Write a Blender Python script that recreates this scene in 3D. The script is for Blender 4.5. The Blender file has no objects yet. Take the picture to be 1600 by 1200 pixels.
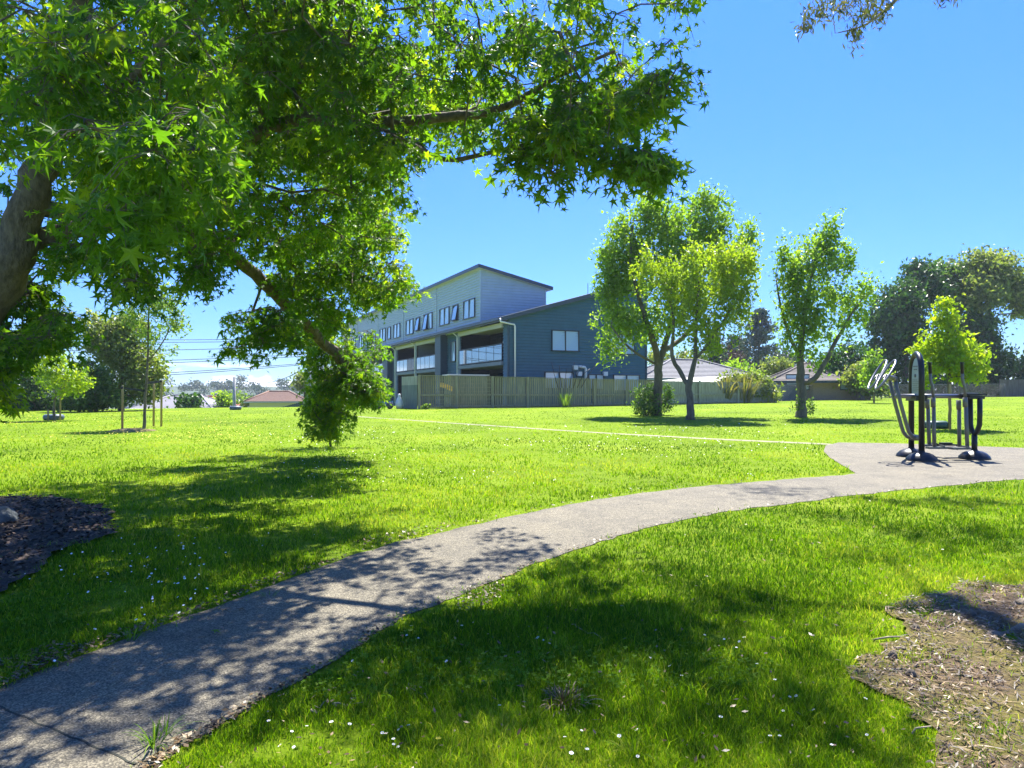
import bpy, math, random
import numpy as np
from mathutils import Vector, Matrix
random.seed(7)
RG = np.random.default_rng(11)
SC = bpy.context.scene
COL = SC.collection
R = math.radians
F = 1155.0            # focal length in photo pixels (26 mm on a 36 mm wide frame)
EYE = 1.6
SUN_EL, SUN_AZ = R(60), R(13)      # elevation; azimuth to the right of straight ahead (+Y)
SDIR = np.array([math.sin(SUN_AZ)*math.cos(SUN_EL), math.cos(SUN_AZ)*math.cos(SUN_EL), math.sin(SUN_EL)])

# ---------------------------------------------------------------- terrain
def sstep(a, b, x):
    t = np.clip((x-a)/(b-a), 0, 1); return t*t*(3-2*t)
_perm = RG.random(4096)
def vnoise(x, y, s=1.0, seed=0):
    x = np.asarray(x, float)/s+seed*17.3+1000; y = np.asarray(y, float)/s+seed*9.1+1000
    xi = np.floor(x).astype(np.int64); yi = np.floor(y).astype(np.int64); fx = x-xi; fy = y-yi
    fx = fx*fx*(3-2*fx); fy = fy*fy*(3-2*fy)
    h = lambda a, b: _perm[(a*374761+b*668265+seed*97) % 4096]
    return (h(xi, yi)*(1-fx)+h(xi+1, yi)*fx)*(1-fy)+(h(xi, yi+1)*(1-fx)+h(xi+1, yi+1)*fx)*fy
def ground(X, Y):
    X = np.asarray(X, float); Y = np.asarray(Y, float)
    D = np.clip(Y, -20, 68)
    z = .0325*D-.00023*D*D
    z = z+.0105*np.clip(X, -60, 60)*sstep(0, 60, Y)
    z = z-3.2*sstep(50, 80, Y)*sstep(4, -10, X+(Y-50)*.25)
    z = z-1.0*sstep(110, 400, Y)
    z = z+.22*np.exp(-(((X-4.3)/1.5)**2+((Y-4.4)/1.5)**2))
    z = z+.05*(vnoise(X, Y, 4.5, 2)-.5)*sstep(2, 8, Y)
    return z
def gz(x, y): return float(ground(x, y))
_DD = 1.5*1.003**np.arange(1300)
def hit(px, py):
    """ground point seen at photo pixel px,py"""
    m = ground((px-800)/F*_DD, _DD) >= EYE+(620-py)/F*_DD
    if m.any():
        D = float(_DD[int(np.argmax(m))]); return Vector(((px-800)/F*D, D, gz((px-800)/F*D, D)))
    return Vector(((px-800)/F*60, 60, gz((px-800)/F*60, 60)))
def P(px, py, D): return Vector(((px-800)/F*D, D, EYE+(620-py)/F*D))

# ---------------------------------------------------------------- object helpers
def tag(o, label=None, cat=None, group=None, kind=None):
    if label: o['label'] = label
    if cat: o['category'] = cat
    if group: o['group'] = group
    if kind: o['kind'] = kind
    return o
def root(name, loc, label, cat, group=None, rz=0):
    o = bpy.data.objects.new(name, None); COL.objects.link(o)
    o.location = loc; o.rotation_euler = (0, 0, rz); o.empty_display_size = .2
    return tag(o, label, cat, group)
class MB:
    """collects polygons in world space (or in the root's local space with local=True)"""
    def __init__(s): s.v = []; s.f = []; s.m = []; s.mi = 0; s.sm = []
    def add(s, vs, fs, smooth=False):
        b = len(s.v); s.v += [tuple(v) for v in vs]
        for f in fs: s.f.append([b+i for i in f]); s.m.append(s.mi); s.sm.append(smooth)
        return s
    def quad(s, a, b, c, d): return s.add([a, b, c, d], [(0, 1, 2, 3)])
    def box(s, c, d, rz=0, M=None):
        x, y, z = [k/2 for k in d]; vs = [Vector((i*x, j*y, k*z)) for k in (-1, 1) for j in (-1, 1) for i in (-1, 1)]
        rot = M if M else Matrix.Rotation(rz, 3, 'Z')
        vs = [rot @ v+Vector(c) for v in vs]
        return s.add(vs, [(0, 2, 3, 1), (4, 5, 7, 6), (0, 1, 5, 4), (2, 6, 7, 3), (0, 4, 6, 2), (1, 3, 7, 5)])
    def bar(s, a, b, w, h):
        a, b = Vector(a), Vector(b); d = b-a; L = d.length
        if L < 1e-6: return s
        y = d/L; up = Vector((0, 0, 1)) if abs(y.z) < .95 else Vector((1, 0, 0))
        x = y.cross(up).normalized(); z = x.cross(y)
        M = Matrix((x, y, z)).transposed()
        return s.box((a+b)/2, (w, L, h), M=M)
    def tube(s, pts, r, n=8, cap=True):
        pts = [Vector(p) for p in pts]; rs = r if isinstance(r, (list, tuple)) else [r]*len(pts)
        vs = []; prev = None
        for i, p in enumerate(pts):
            d = (pts[min(i+1, len(pts)-1)]-pts[max(i-1, 0)])
            d = d.normalized() if d.length > 1e-9 else Vector((0, 0, 1))
            if prev is None:
                u = d.orthogonal().normalized()
            else:
                u = (prev-d*prev.dot(d)); u = u.normalized() if u.length > 1e-6 else d.orthogonal().normalized()
            prev = u; w = d.cross(u)
            for k in range(n):
                a = 2*math.pi*k/n; vs.append(p+(u*math.cos(a)+w*math.sin(a))*rs[i])
        fs = [(i*n+k, i*n+(k+1) % n, (i+1)*n+(k+1) % n, (i+1)*n+k) for i in range(len(pts)-1) for k in range(n)]
        if cap: fs += [tuple(range(n))[::-1], tuple((len(pts)-1)*n+k for k in range(n))]
        return s.add(vs, fs, True)
    def lathe(s, c, prof, n=20):
        c = Vector(c); vs = []; m = len(prof)
        for k in range(n):
            a = 2*math.pi*k/n
            vs += [c+Vector((math.cos(a)*r, math.sin(a)*r, z)) for r, z in prof]
        fs = [(k*m+i, ((k+1) % n)*m+i, ((k+1) % n)*m+i+1, k*m+i+1) for k in range(n) for i in range(m-1)]
        return s.add(vs, fs, True)
    def build(s, name, mat, parent=None, local=False, smooth=None):
        me = bpy.data.meshes.new(name)
        vs = s.v
        if parent is not None and not local:
            inv = Matrix.Translation(parent.location) @ parent.rotation_euler.to_matrix().to_4x4()
            if parent.parent: inv = (Matrix.Translation(parent.parent.location) @ parent.parent.rotation_euler.to_matrix().to_4x4()) @ inv
            inv = inv.inverted(); vs = [inv @ Vector(v) for v in vs]
        me.from_pydata([tuple(v) for v in vs], [], s.f)
        mats = mat if isinstance(mat, (list, tuple)) else [mat]
        for m in mats: me.materials.append(m)
        me.polygons.foreach_set('material_index', s.m)
        me.polygons.foreach_set('use_smooth', [bool(x) for x in s.sm])
        me.update()
        o = bpy.data.objects.new(name, me); COL.objects.link(o)
        if parent: o.parent = parent
        return o
def npmesh(name, V, Fc, mat, parent=None, tint=None, smooth=False, mi=None):
    """fast mesh from arrays: V (n,3), Fc (m,k)"""
    V = np.asarray(V, np.float32); Fc = np.asarray(Fc, np.int32)
    if parent is not None: V = V-np.array(parent.location, np.float32)
    me = bpy.data.meshes.new(name); k = Fc.shape[1]
    me.vertices.add(len(V)); me.vertices.foreach_set('co', V.ravel())
    me.loops.add(Fc.size); me.loops.foreach_set('vertex_index', Fc.ravel())
    me.polygons.add(len(Fc)); me.polygons.foreach_set('loop_start', np.arange(0, Fc.size, k, dtype=np.int32))
    me.polygons.foreach_set('use_smooth', np.full(len(Fc), smooth))
    if mi is not None: me.polygons.foreach_set('material_index', np.asarray(mi, np.int32))
    me.update(calc_edges=True)
    if tint is not None:
        at = me.attributes.new('tint', 'FLOAT', 'POINT'); at.data.foreach_set('value', np.asarray(tint, np.float32))
    for m in (mat if isinstance(mat, (list, tuple)) else [mat]): me.materials.append(m)
    o = bpy.data.objects.new(name, me); COL.objects.link(o)
    if parent is not None: o.parent = parent
    return o
def scatter(pos, ydir, nrm, size, T, TF):
    """copies of template T (k,3), faces TF on each pos with y axis / normal; returns V, F"""
    y = ydir/np.linalg.norm(ydir, axis=1, keepdims=True)
    x = np.cross(y, nrm); x /= np.linalg.norm(x, axis=1, keepdims=True)+1e-9
    z = np.cross(x, y)
    size = np.asarray(size).reshape(-1, 1, 1)
    V = pos[:, None, :]+size*(T[None, :, 0:1]*x[:, None, :]+T[None, :, 1:2]*y[:, None, :]+T[None, :, 2:3]*z[:, None, :])
    k = len(T); Fc = (TF[None]+(np.arange(len(pos))*k)[:, None, None]).reshape(-1, TF.shape[1])
    return V.reshape(-1, 3), Fc
def rdirs(n):
    v = RG.normal(size=(n, 3)); return v/np.linalg.norm(v, axis=1, keepdims=True)

# ---------------------------------------------------------------- materials
def newmat(name):
    m = bpy.data.materials.new(name); m.use_nodes = True; nt = m.node_tree
    return m, nt, nt.nodes['Principled BSDF'], nt.nodes['Material Output']
def nd(nt, t, **kw):
    n = nt.nodes.new(t)
    for k, v in kw.items():
        if hasattr(n, k): setattr(n, k, v)
        else: n.inputs[k].default_value = v
    return n
def ramp(nt, fac, stops):
    r = nt.nodes.new('ShaderNodeValToRGB'); el = r.color_ramp.elements
    while len(el) < len(stops): el.new(.5)
    for e, (p, c) in zip(el, stops): e.position = p; e.color = (*c, 1)
    nt.links.new(fac, r.inputs[0]); return r.outputs[0]
def M_(name, col, rough=.6, metal=0, var=.25, scale=6, bump=0, bscale=None, spec=.5, stretch=None):
    m, nt, p, out = newmat(name)
    tc = nd(nt, 'ShaderNodeTexCoord'); src = tc.outputs['Object']
    if stretch:
        mp = nd(nt, 'ShaderNodeMapping'); mp.inputs['Scale'].default_value = stretch; nt.links.new(src, mp.inputs[0]); src = mp.outputs[0]
    n = nd(nt, 'ShaderNodeTexNoise'); n.inputs['Scale'].default_value = scale; n.inputs['Detail'].default_value = 6; n.inputs['Roughness'].default_value = .65
    nt.links.new(src, n.inputs['Vector'])
    lo = tuple(max(0, c*(1-var)) for c in col); hi = tuple(min(1, c*(1+var)) for c in col)
    nt.links.new(ramp(nt, n.outputs['Fac'], [(.3, lo), (.7, hi)]), p.inputs['Base Color'])
    p.inputs['Roughness'].default_value = rough; p.inputs['Metallic'].default_value = metal
    p.inputs['Specular IOR Level'].default_value = spec
    if bump:
        n2 = nd(nt, 'ShaderNodeTexNoise'); n2.inputs['Scale'].default_value = bscale or scale*4; n2.inputs['Detail'].default_value = 5
        nt.links.new(src, n2.inputs['Vector'])
        b = nd(nt, 'ShaderNodeBump'); b.inputs['Strength'].default_value = bump; b.inputs['Distance'].default_value = .02
        nt.links.new(n2.outputs['Fac'], b.inputs['Height']); nt.links.new(b.outputs[0], p.inputs['Normal'])
    return m
def leafmat(name, c1, c2, c3=None, trans=.4, tcol=None, rough=.45, spec=.4, nscale=.8, boost=1.6):
    """c1..c2 by per-leaf tint; light passes through (translucent)"""
    m, nt, p, out = newmat(name)
    at = nd(nt, 'ShaderNodeAttribute', attribute_name='tint')
    tc = nd(nt, 'ShaderNodeTexCoord'); n = nd(nt, 'ShaderNodeTexNoise'); n.inputs['Scale'].default_value = nscale
    n.inputs['Detail'].default_value = 3
    nt.links.new(tc.outputs['Object'], n.inputs['Vector'])
    ad = nd(nt, 'ShaderNodeMath', operation='MULTIPLY_ADD'); nt.links.new(n.outputs['Fac'], ad.inputs[0]); ad.inputs[1].default_value = .9
    a2 = nd(nt, 'ShaderNodeMath', operation='MULTIPLY_ADD'); nt.links.new(at.outputs['Fac'], a2.inputs[0]); a2.inputs[1].default_value = .9; a2.inputs[2].default_value = -.4
    nt.links.new(a2.outputs[0], ad.inputs[2])
    c = ramp(nt, ad.outputs[0], [(.0, c1), (.6, c2), (1, c3 or c2)])
    nt.links.new(c, p.inputs['Base Color']); p.inputs['Roughness'].default_value = rough; p.inputs['Specular IOR Level'].default_value = spec
    tr = nd(nt, 'ShaderNodeBsdfTranslucent')
    mx = nd(nt, 'ShaderNodeMix', data_type='RGBA', blend_type='MULTIPLY'); mx.inputs['Factor'].default_value = 1
    tcl = tcol or (1.25, 1.35, .5)
    mx.inputs['B'].default_value = (tcl[0]*boost, tcl[1]*boost, tcl[2]*boost, 1)
    nt.links.new(c, mx.inputs['A']); nt.links.new(mx.outputs['Result'], tr.inputs['Color'])
    ms = nd(nt, 'ShaderNodeMixShader'); ms.inputs[0].default_value = trans
    nt.links.new(p.outputs[0], ms.inputs[1]); nt.links.new(tr.outputs[0], ms.inputs[2]); nt.links.new(ms.outputs[0], out.inputs['Surface'])
    return m
MT = {}
MT['grass_blade'] = leafmat('grass_blade', (.04, .10, .006), (.19, .31, .004), (.38, .38, .06), trans=.42, nscale=.5, rough=.6, spec=.12, boost=1.3)
MT['gum_leaf'] = leafmat('sweetgum_leaf', (.030, .082, .008), (.070, .145, .010), (.16, .22, .012), trans=.54, nscale=.5, rough=.42, spec=.35, boost=2.45, tcol=(1.38, 1.32, .4))
MT['euc_leaf'] = leafmat('eucalypt_leaf', (.06, .08, .035), (.11, .12, .05), (.16, .12, .06), trans=.25)
MT['maple_leaf'] = leafmat('park_tree_leaf', (.09, .17, .018), (.17, .26, .025), (.23, .31, .04), trans=.54, nscale=.5)
MT['yellow_leaf'] = leafmat('yellow_green_leaf', (.13, .20, .014), (.21, .28, .016), (.27, .32, .02), trans=.52, nscale=.5)
MT['lime_leaf'] = leafmat('lime_leaf', (.13, .22, .012), (.24, .32, .015), (.33, .36, .02), trans=.45, nscale=.8)
MT['light_leaf'] = leafmat('light_leaf', (.08, .15, .03), (.15, .23, .04), (.24, .30, .08), trans=.4)
MT['dark_leaf'] = leafmat('dark_evergreen_leaf', (.020, .055, .012), (.042, .10, .022), (.085, .16, .035), trans=.28, nscale=.35)
MT['olive_leaf'] = leafmat('olive_leaf', (.08, .12, .03), (.17, .21, .05), (.27, .28, .09), trans=.4, nscale=.35)
MT['green_leaf'] = leafmat('mid_green_leaf', (.035, .08, .02), (.085, .15, .03), (.15, .22, .05), trans=.35, nscale=.4)
MT['conifer_leaf'] = leafmat('blue_conifer_leaf', (.03, .055, .05), (.055, .085, .07), (.08, .11, .08), trans=.15)
MT['red_leaf'] = leafmat('maroon_leaf', (.03, .02, .02), (.06, .03, .03), trans=.2)
MT['flax_leaf'] = leafmat('flax_leaf', (.08, .10, .03), (.16, .16, .05), (.30, .24, .10), trans=.25, nscale=2)
MT['weed_leaf'] = leafmat('weed_leaf', (.04, .11, .01), (.10, .20, .015), (.2, .3, .04), trans=.35, rough=.8, spec=.08)
MT['far_leaf'] = leafmat('far_tree_leaf', (.03, .05, .03), (.055, .085, .05), trans=.15, nscale=.1)
MT['bark'] = M_('grey_brown_bark', (.13, .11, .08), .9, var=.5, scale=9, bump=.9, bscale=22, stretch=(1, 1, .35))
MT['dbark'] = M_('dark_bark', (.125, .10, .07), .9, var=.6, scale=14, bump=1, bscale=30, stretch=(1, 1, .5))
MT['gbark'] = M_('gum_bark', (.22, .18, .13), .9, var=.5, scale=7, bump=.9, bscale=30, stretch=(1, 1, .5))
MT['root'] = M_('root_wood', (.21, .17, .12), .9, var=.5, scale=12, bump=.7)
MT['stick'] = M_('dry_stick', (.30, .24, .17), .85, var=.5, scale=25)
SKY_GRAD = [(0, (.20, .31, .48)), (.1, (.17, .31, .56)), (.45, (.14, .335, .78)), (1, (.25, .45, .85))]; SKY_STR = .13; SUN_STR = 5; EXPO = 1.6; HAZE = .0003
# ---------------------------------------------------------------- ground outlines (photo edge points laid on the real ground)
def gpoly(pts): return [hit(*p) for p in pts]
PL = gpoly([(-260, 1165), (-120, 1120), (0, 1075), (100, 1037), (200, 1000), (300, 962), (400, 925), (480, 895), (560, 866), (620, 849), (700, 831), (770, 814), (850, 797), (930, 782), (1000, 771), (1100, 760), (1200, 752), (1290, 745), (1345, 740), (1420, 735), (1520, 729), (1640, 723), (1800, 716)])
PR = gpoly([(150, 1330), (205, 1225), (250, 1190), (330, 1141), (390, 1108), (450, 1070), (500, 1043), (560, 1005), (640, 960), (700, 938), (780, 905), (870, 871), (950, 846), (1010, 826), (1100, 806), (1200, 791), (1300, 779), (1400, 768), (1500, 758), (1600, 749), (1720, 741), (1900, 731)])
PADp = gpoly([(1338, 741), (1318, 729), (1297, 716), (1287, 706), (1290, 697), (1310, 692), (1400, 693.5), (1500, 697), (1600, 700.5), (1750, 705), (1900, 709), (1900, 722), (1640, 727), (1420, 742)])
BKp = [(560, 651), (600, 654), (700, 661), (850, 671), (960, 678), (1100, 685.5), (1200, 690), (1300, 694.5)]
def resample(pts, n):
    pts = [Vector(p) for p in pts]; L = [0]
    for a, b in zip(pts, pts[1:]): L.append(L[-1]+(b-a).length)
    out = []
    for i in range(n):
        t = L[-1]*i/(n-1); j = max(k for k in range(len(L)-1) if L[k] <= t+1e-9)
        out.append(pts[j].lerp(pts[j+1], (t-L[j])/max(1e-9, L[j+1]-L[j])))
    return out
def smooth_line(pts, it=2):
    for _ in range(it):
        pts = [pts[0]]+[(pts[i-1]+pts[i]*2+pts[i+1])/4 for i in range(1, len(pts)-1)]+[pts[-1]]
    return pts
NPR = 260
# even parameter by matching arc fraction on both sides
pl = smooth_line(resample(PL, NPR)); pr = smooth_line(resample(PR, NPR))
# ragged edge
def ragged(line, amp, sc, seed, side):
    out = []
    for i, p in enumerate(line):
        a = line[max(0, i-1)]; b = line[min(len(line)-1, i+1)]; d = (b-a).normalized(); nrm = Vector((-d.y, d.x, 0))*side
        k = (float(vnoise(p.x, p.y, sc, seed))-.5)*2*amp+(float(vnoise(p.x, p.y, sc*.3, seed+1))-.5)*amp
        out.append(p+nrm*k)
    return out
pl = ragged(pl, .035, .35, 3, 1); pr = ragged(pr, .05, .4, 5, -1)
PATHXY = np.array([(p.x, p.y) for p in pl]+[(p.x, p.y) for p in reversed(pr)])
PADXY = np.array([(p.x, p.y) for p in PADp])
bk = smooth_line(resample(gpoly(BKp), 60))
SOILp = gpoly([(1398, 945), (1450, 925), (1520, 916), (1600, 918), (1760, 910), (1980, 1000), (2000, 1330), (1480, 1330), (1450, 1200), (1420, 1140), (1365, 1085), (1335, 1052), (1375, 1012), (1408, 980)])
MULp = gpoly([(-200, 770), (0, 781), (70, 780), (130, 788), (172, 802), (182, 822), (155, 850), (85, 872), (45, 900), (0, 925), (-200, 990)])
def ragpoly(P_, amp, sd): q = resample(list(P_)+[P_[0]], 150)[:-1]; q = ragged(q, amp, .28, sd, 1); return np.array([(p.x, p.y) for p in q])
SOILXY = ragpoly(SOILp, .14, 15); MULXY = ragpoly(MULp, .12, 17)
def inpoly(x, y, poly):
    c = np.zeros(len(x), bool); n = len(poly)
    for i in range(n):
        x0, y0 = poly[i]; x1, y1 = poly[(i+1) % n]
        cond = ((y0 > y) != (y1 > y))
        if abs(y1-y0) < 1e-12: continue
        c ^= cond & (x < (x1-x0)*(y-y0)/(y1-y0)+x0)
    return c
def dist_poly(x, y, poly, closed=True):
    d = np.full(len(x), 1e9); n = len(poly)
    for i in range(n if closed else n-1):
        a = poly[i]; b = poly[(i+1) % n]; ab = b-a; L = ab@ab
        if L < 1e-12: continue
        t = np.clip(((x-a[0])*ab[0]+(y-a[1])*ab[1])/L, 0, 1)
        d = np.minimum(d, np.hypot(x-a[0]-t*ab[0], y-a[1]-t*ab[1]))
    return d

# ---------------------------------------------------------------- ground sheet
def axis(segs):
    out = []
    for a, b, s in segs: out += list(np.arange(a, b, s))
    return np.array(out+[segs[-1][1]])
ys = axis([(-40, 0, 5), (0, 2, .5), (2, 16, .2), (16, 40, .6), (40, 110, 2), (110, 400, 15), (400, 3000, 200)])
xs = axis([(-2500, -300, 200), (-300, -80, 20), (-80, -14, 2), (-14, 14, .25), (14, 80, 2), (80, 300, 20), (300, 2500, 200)])
GX, GY = np.meshgrid(xs, ys); GZ = ground(GX, GY)
V = np.stack([GX, GY, GZ], -1).reshape(-1, 3); nx = len(xs)
i, j = np.meshgrid(np.arange(len(ys)-1), np.arange(nx-1), indexing='ij'); b = (i*nx+j).ravel()
FC = np.stack([b, b+1, b+nx+1, b+nx], -1)
m, nt, p, out = newmat('lawn_ground')
tc = nd(nt, 'ShaderNodeTexCoord')
def noise(nt, src, scale, detail=5, rough=.6):
    n = nd(nt, 'ShaderNodeTexNoise'); n.inputs['Scale'].default_value = scale; n.inputs['Detail'].default_value = detail; n.inputs['Roughness'].default_value = rough
    nt.links.new(src, n.inputs['Vector']); return n.outputs['Fac']
n1 = noise(nt, tc.outputs['Object'], .35); n2 = noise(nt, tc.outputs['Object'], 14, 8, .75)
c1 = ramp(nt, n1, [(.3, (.12, .19, .006)), (.55, (.18, .27, .006)), (.75, (.26, .31, .02))])
c2 = ramp(nt, n2, [(.3, (.55, .6, .5)), (.6, (1, 1, 1)), (.8, (1.2, 1.15, 1.3))])
mx = nd(nt, 'ShaderNodeMix', data_type='RGBA', blend_type='MULTIPLY'); mx.inputs['Factor'].default_value = .8
nt.links.new(c1, mx.inputs['A']); nt.links.new(c2, mx.inputs['B']); nt.links.new(mx.outputs['Result'], p.inputs['Base Color'])
p.inputs['Roughness'].default_value = .9; p.inputs['Specular IOR Level'].default_value = .1
bp = nd(nt, 'ShaderNodeBump'); bp.inputs['Strength'].default_value = .8; bp.inputs['Distance'].default_value = .04
nt.links.new(noise(nt, tc.outputs['Object'], 22, 6, .8), bp.inputs['Height']); nt.links.new(bp.outputs[0], p.inputs['Normal'])
MT['lawn'] = m
o = npmesh('ground', V, FC, m, smooth=True); tag(o, kind='structure')

# ---------------------------------------------------------------- asphalt
m, nt, p, out = newmat('chip_asphalt')
tc = nd(nt, 'ShaderNodeTexCoord'); src = tc.outputs['Object']
vo = nd(nt, 'ShaderNodeTexVoronoi'); vo.inputs['Scale'].default_value = 130; nt.links.new(src, vo.inputs['Vector'])
chip = ramp(nt, vo.outputs['Color'], [(.15, (.054, .047, .033)), (.5, (.115, .101, .070)), (.85, (.245, .216, .150))])
lg = ramp(nt, noise(nt, src, 2.2, 9, .72), [(.3, (.62, .62, .62)), (.5, (.95, .94, .92)), (.7, (1.22, 1.19, 1.12))])
mx = nd(nt, 'ShaderNodeMix', data_type='RGBA', blend_type='MULTIPLY'); mx.inputs['Factor'].default_value = 1
nt.links.new(chip, mx.inputs['A']); nt.links.new(lg, mx.inputs['B']); nt.links.new(mx.outputs['Result'], p.inputs['Base Color'])
p.inputs['Roughness'].default_value = .75; p.inputs['Specular IOR Level'].default_value = .35
bp = nd(nt, 'ShaderNodeBump'); bp.inputs['Strength'].default_value = .7; bp.inputs['Distance'].default_value = .004
nt.links.new(vo.outputs['Distance'], bp.inputs['Height']); nt.links.new(bp.outputs[0], p.inputs['Normal'])
MT['asphalt'] = m
def strip(name, A, B, nw, h, mat, skirt=.06):
    mb = MB(); vs = []; n = len(A)
    for a, b in zip(A, B):
        for k in range(nw+1):
            t = k/nw; q = a.lerp(b, t); e = 0 if 0 < k < nw else -.008
            vs.append((q.x, q.y, gz(q.x, q.y)+h+e))
    fs = [(i*(nw+1)+k, i*(nw+1)+k+1, (i+1)*(nw+1)+k+1, (i+1)*(nw+1)+k) for i in range(n-1) for k in range(nw)]
    w = nw+1
    for k in (0, nw):
        base = len(vs)
        for i in range(n): x, y, z = vs[i*w+k]; vs.append((x, y, z-skirt))
        fs += [(i*w+k, (i+1)*w+k, base+i+1, base+i) for i in range(n-1)]
    mb.add(vs, fs, True); return mb.build(name, mat)
tag(strip('footpath', pl, pr, 10, .014, MT['asphalt']), kind='structure')
# pad, triangulated grid clipped to its outline
def patch(name, poly, h, mat, step=.2, bumpf=None):
    x0, y0 = poly.min(0); x1, y1 = poly.max(0)
    import bmesh
    bm = bmesh.new(); vv = [bm.verts.new((x, y, 0)) for x, y in poly]; bm.faces.new(vv)
    for ax, lo, hi in ((0, x0, x1), (1, y0, y1)):
        for c in np.arange(lo+step, hi, step):
            no = (1, 0, 0) if ax == 0 else (0, 1, 0); co = (c, 0, 0) if ax == 0 else (0, c, 0)
            bmesh.ops.bisect_plane(bm, geom=bm.verts[:]+bm.edges[:]+bm.faces[:], plane_co=co, plane_no=no)
    bm.normal_update()
    if sum(f.normal.z*f.calc_area() for f in bm.faces) < 0: bmesh.ops.reverse_faces(bm, faces=bm.faces[:])
    for v in bm.verts:
        v.co.z = gz(v.co.x, v.co.y)+h+(bumpf(v.co.x, v.co.y) if bumpf else 0)
    me = bpy.data.meshes.new(name); bm.to_mesh(me); bm.free()
    for f in me.polygons: f.use_smooth = True
    me.materials.append(mat); o = bpy.data.objects.new(name, me); COL.objects.link(o); return o
tag(patch('exercise_pad', PADXY, .009, MT['asphalt'], .5), kind='structure')
MT['pale_path'] = M_('pale_gravel_path', (.24, .235, .15), .95, var=.3, scale=5, spec=.05)
w = .22
bl = [q+Vector((0, w, 0)) for q in bk]; br = [q-Vector((0, w, 0)) for q in bk]
tag(strip('narrow_path', bl, br, 2, .012, MT['pale_path']), kind='structure')
BACKXY = np.array([(q.x, q.y) for q in bl]+[(q.x, q.y) for q in reversed(br)])
# joint across the near path, with moss
MT['crack'] = M_('dark_joint', (.03, .032, .022), 1)
ca, cb = hit(-8, 1106), hit(212, 1199); mb = MB(); cn = []
for k in range(25):
    q = ca.lerp(cb, k/24); q.x += .004*math.sin(k*2.1); q.y += .005*math.sin(k*1.3); q.z = gz(q.x, q.y)+.013; cn.append(q)
for a, b in zip(cn, cn[1:]): mb.bar(a, b, .010, .005)
tag(mb.build('path_joint', MT['crack']), kind='structure')

# soil and mulch
m, nt, p, out = newmat('bare_mossy_soil')
tc = nd(nt, 'ShaderNodeTexCoord'); src = tc.outputs['Object']
a_ = noise(nt, src, 1.4, 5, .6); b_ = noise(nt, src, 35, 8, .8)
soil = ramp(nt, b_, [(.25, (.05, .032, .015)), (.5, (.145, .095, .044)), (.62, (.24, .165, .08)), (.8, (.38, .29, .15))])
moss = ramp(nt, b_, [(.3, (.07, .065, .010)), (.6, (.24, .20, .03)), (.8, (.36, .30, .06))])
mf = ramp(nt, a_, [(.43, (0, 0, 0)), (.55, (1, 1, 1))])
mx = nd(nt, 'ShaderNodeMix', data_type='RGBA'); nt.links.new(mf, mx.inputs['Factor']); nt.links.new(soil, mx.inputs['A']); nt.links.new(moss, mx.inputs['B'])
nt.links.new(mx.outputs['Result'], p.inputs['Base Color']); p.inputs['Roughness'].default_value = .95
bp = nd(nt, 'ShaderNodeBump'); bp.inputs['Strength'].default_value = 1; bp.inputs['Distance'].default_value = .03
nt.links.new(b_, bp.inputs['Height']); nt.links.new(bp.outputs[0], p.inputs['Normal'])
MT['soil'] = m
MT['mulch'] = M_('dark_bark_mulch', (.045, .032, .024), .95, var=.7, scale=30, bump=1, bscale=60)
rough = lambda x, y: .03*float(vnoise(x, y, .25, 8))+.015*float(vnoise(x, y, .09, 9))-.02
tag(patch('bare_soil', SOILXY, .012, MT['soil'], .06, rough), kind='structure')
tag(patch('mulch_bed', MULXY, .004, MT['mulch'], .15, lambda x, y: .05*float(vnoise(x, y, .4, 8))), kind='structure')

# ---------------------------------------------------------------- grass (uncountable): blades, denser near the camera
def grass_mask(x, y):
    jx = (vnoise(x, y, .12, 21)-.5)*.16; jy = (vnoise(x, y, .12, 22)-.5)*.16
    ip_ = inpoly(x, y, PATHXY); q_ = np.where(ip_ & (y < 12))[0]; dq = np.full(len(x), 9.); dq[q_] = dist_poly(x[q_], y[q_], PATHXY[::2]); k = (~ip_ | (RG.random(len(x)) < .9*np.exp(-dq/.03)*(vnoise(x, y, .25, 29) > .45))) & ~inpoly(x+jx*.3, y+jy*.3, PADXY) & ~inpoly(x+jx, y+jy, BACKXY)
    jx *= 3; jy *= 3
    jx *= 1.3; jy *= 1.3; s = inpoly(x+jx, y+jy, SOILXY); q_ = np.where(s)[0]; ds = np.full(len(x), 9.); ds[q_] = dist_poly(x[q_], y[q_], SOILXY); k &= ~s | (RG.random(len(x)) < .03+.25*(vnoise(x, y, .3, 30) > .70)+.75*np.exp(-ds/.13))
    mm = inpoly(x+jx, y+jy, MULXY); q_ = np.where(mm)[0]; ds = np.full(len(x), 9.); ds[q_] = dist_poly(x[q_], y[q_], MULXY); k &= ~mm | (RG.random(len(x)) < .015+.6*np.exp(-ds/.12))
    return k
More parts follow.
